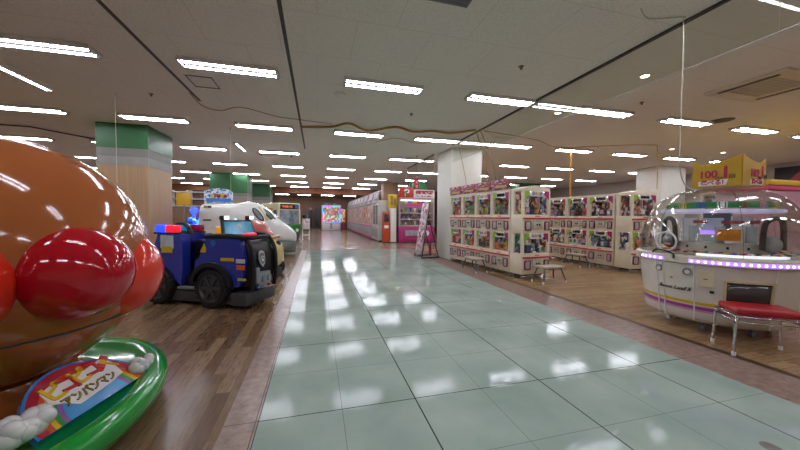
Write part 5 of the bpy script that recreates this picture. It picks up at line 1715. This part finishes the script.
for z, c in ((1.68, 0), (1.25, 1), (0.82, 0), (0.42, 1)):
    mb = MB(); mb.box((0, -0.165 - (1.02 - z) * sin(tilt) - 0.02, z), (0.54, 0.012, 0.36), rot=(-tilt, 0, 0))
    mb.build('poster', printed('poster_print_%d' % c, ['#a83048', '#d8ccd0', '#c87a8a', '#e0d8d8', '#8a4a5a'] if c == 0 else ['#d8d4d4', '#b04458', '#c8b8bc', '#8a98a8', '#d8a0ac'], 9), bd, 0)
mb = MB(); mb.prism([(-0.14, 0), (0.14, 0), (0.0, 0.5)], 0.012, face_M((0.05, 0.12, 0.1), (1, 0, 0), (0, 0, 1)))
mb.build('red_flap', mat('flap_red', '#a01828', 0.4), es, 0)
ln = thing('hanging_red_sign', 'small red vertical sign hanging left of the white column', 'sign', (4.2, 13.0, 2.62))
MB().box((0, 0, 0.24), (0.24, 0.06, 0.46), bevel=0.02).build('board', mat('sign_red', '#a81c2c', 0.4), ln)
MB().box((0, -0.034, 0.32), (0.10, 0.01, 0.14)).box((0, -0.034, 0.12), (0.10, 0.01, 0.12)).build('print', mat('sign_print', '#d89898', 0.4), ln, 0)
MB().cyl((0, 0, 0.46), (0, 0, CEIL - 2.62), 0.008, seg=6).build('hanger', steel, ln)

# right edge: pink booth and dark poster
pb = thing('photo_booth', 'pink photo booth with a yellow top band behind the candy dome', 'photo booth', (9.6, 4.55, 0))
MB().box((1.3, 0.5, 1.08), (2.6, 0.9, 2.0), bevel=0.02).build('booth_body', mat('booth_rose', '#b88a94', 0.5), pb)
MB().box((1.3, 0.48, 2.13), (2.66, 0.98, 0.10), bevel=0.01).build('pink_band', mat('band_pink', '#d04a78', 0.4), pb)
MB().box((1.3, 0.46, 2.235), (2.70, 1.04, 0.11), bevel=0.01).build('yellow_band', yellow, pb)
MB().box((1.5, 0.03, 1.9), (0.5, 0.03, 0.18), bevel=0.01).build('notice', mat('notice_green', '#8a9a84', 0.4), pb)
MB().box((1.3, 0.5, 0.04), (2.5, 0.8, 0.08)).build('plinth', black_plastic, pb, 0)
po = MB(); po.box((17.95, 7.7, 3.03), (0.04, 1.3, 0.95), bevel=0.005)
po = po.build('wall_poster', mat('poster_dark', '#2a2024', 0.5), None)
tag(po, 'dark poster with red abstract shape high on the pinkish wall', 'poster')
mb = MB(); pM = face_M((17.93, 7.7, 3.03), (0, -1, 0), (0, 0, 1))
mb.prism([(-0.35, -0.2), (0.1, 0.3), (0.35, 0.25), (-0.05, -0.3)], 0.008, pM, 0)
mb.prism([(-0.1, -0.25), (0.30, 0.12), (0.36, -0.05), (0.1, -0.3)], 0.008, pM, 1)
mb.build('poster_shape', [mat('shape_red', '#a82c38', 0.5), mat('shape_white', '#c8bcbc', 0.5)], po, 0)

# far left: white racks and a yellow board
for i, x in enumerate((-8.45, -7.45)):
    t = thing('display_rack', 'tall white shop rack beyond the partition, ' + ('left of the pair' if i == 0 else 'nearer the yellow board'), 'rack', (x, 23.0, 0), 0, 'white shop racks')
    mb = MB()
    for sx in (-0.42, 0.42):
        mb.box((sx, 0, 1.5), (0.07, 0.4, 3.0))
    mb.build('upright', white_paint, t, 0)
    for z in (0.3, 0.9, 1.5, 2.0, 2.45, 2.9):
        MB().box((0, 0, z), (0.8, 0.42, 0.05)).build('shelf', white_paint, t, 0)
    MB().box((0, 0.19, 1.5), (0.8, 0.03, 2.9)).build('back_panel', mat('rack_back', '#7a5a50', 0.6, noise=0.5, nscale=5), t, 0)
yb = thing('yellow_board', 'plain yellow board standing on the floor left of the blue lit cabinet', 'sign', (-6.3, 17.5, 0))
MB().box((0, 0, 2.2), (0.62, 0.06, 0.62), bevel=0.01).build('board', yellow, yb)
mb = MB(); mb.cyl((0, 0.02, 0.03), (0, 0.02, 2.3), 0.03, seg=10).cyl((0, 0.02, 0), (0, 0.02, 0.03), 0.22, seg=20); mb.build('stand', steel, yb)

for x, y, lb in ((2.71, 1.23, 'small round grey metal cap set in the green tile floor'), (-0.425, 5.06, 'small dark round cap in the pinkish strip left of the tiles')):
    mb = MB(); mb.lathe([(0.0, 0.003), (0.042, 0.003), (0.05, 0.0)], 24)
    o = mb.build('floor_cap', mat('cap_grey', '#85827c', 0.4, metal=0.4), None)
    o.location = (x, y, 0)
    tag(o, lb, 'floor cap')

# ---------------------------------------------------------------- world and view
w = bpy.data.worlds.new('world')
SC.world = w
w.use_nodes = True
w.node_tree.nodes['Background'].inputs['Color'].default_value = (0.5, 0.5, 0.52, 1)
w.node_tree.nodes['Background'].inputs['Strength'].default_value = 0.05
SC.view_settings.view_transform = 'Standard'
SC.view_settings.look = 'None'
SC.view_settings.gamma = 1.0
SC.view_settings.exposure = 0.88
SC.view_settings.use_curve_mapping = False
try:
    SC.cycles.max_bounces = 8
    SC.cycles.diffuse_bounces = 4
    SC.cycles.transparent_max_bounces = 24
except Exception:
    pass
# drop prototypes that were never placed
for o in list(bpy.data.objects):
    if o.parent is None and o.type == 'EMPTY' and o.get('label') == '':
        for c in list(o.children_recursive):
            bpy.data.objects.remove(c)
        bpy.data.objects.remove(o)
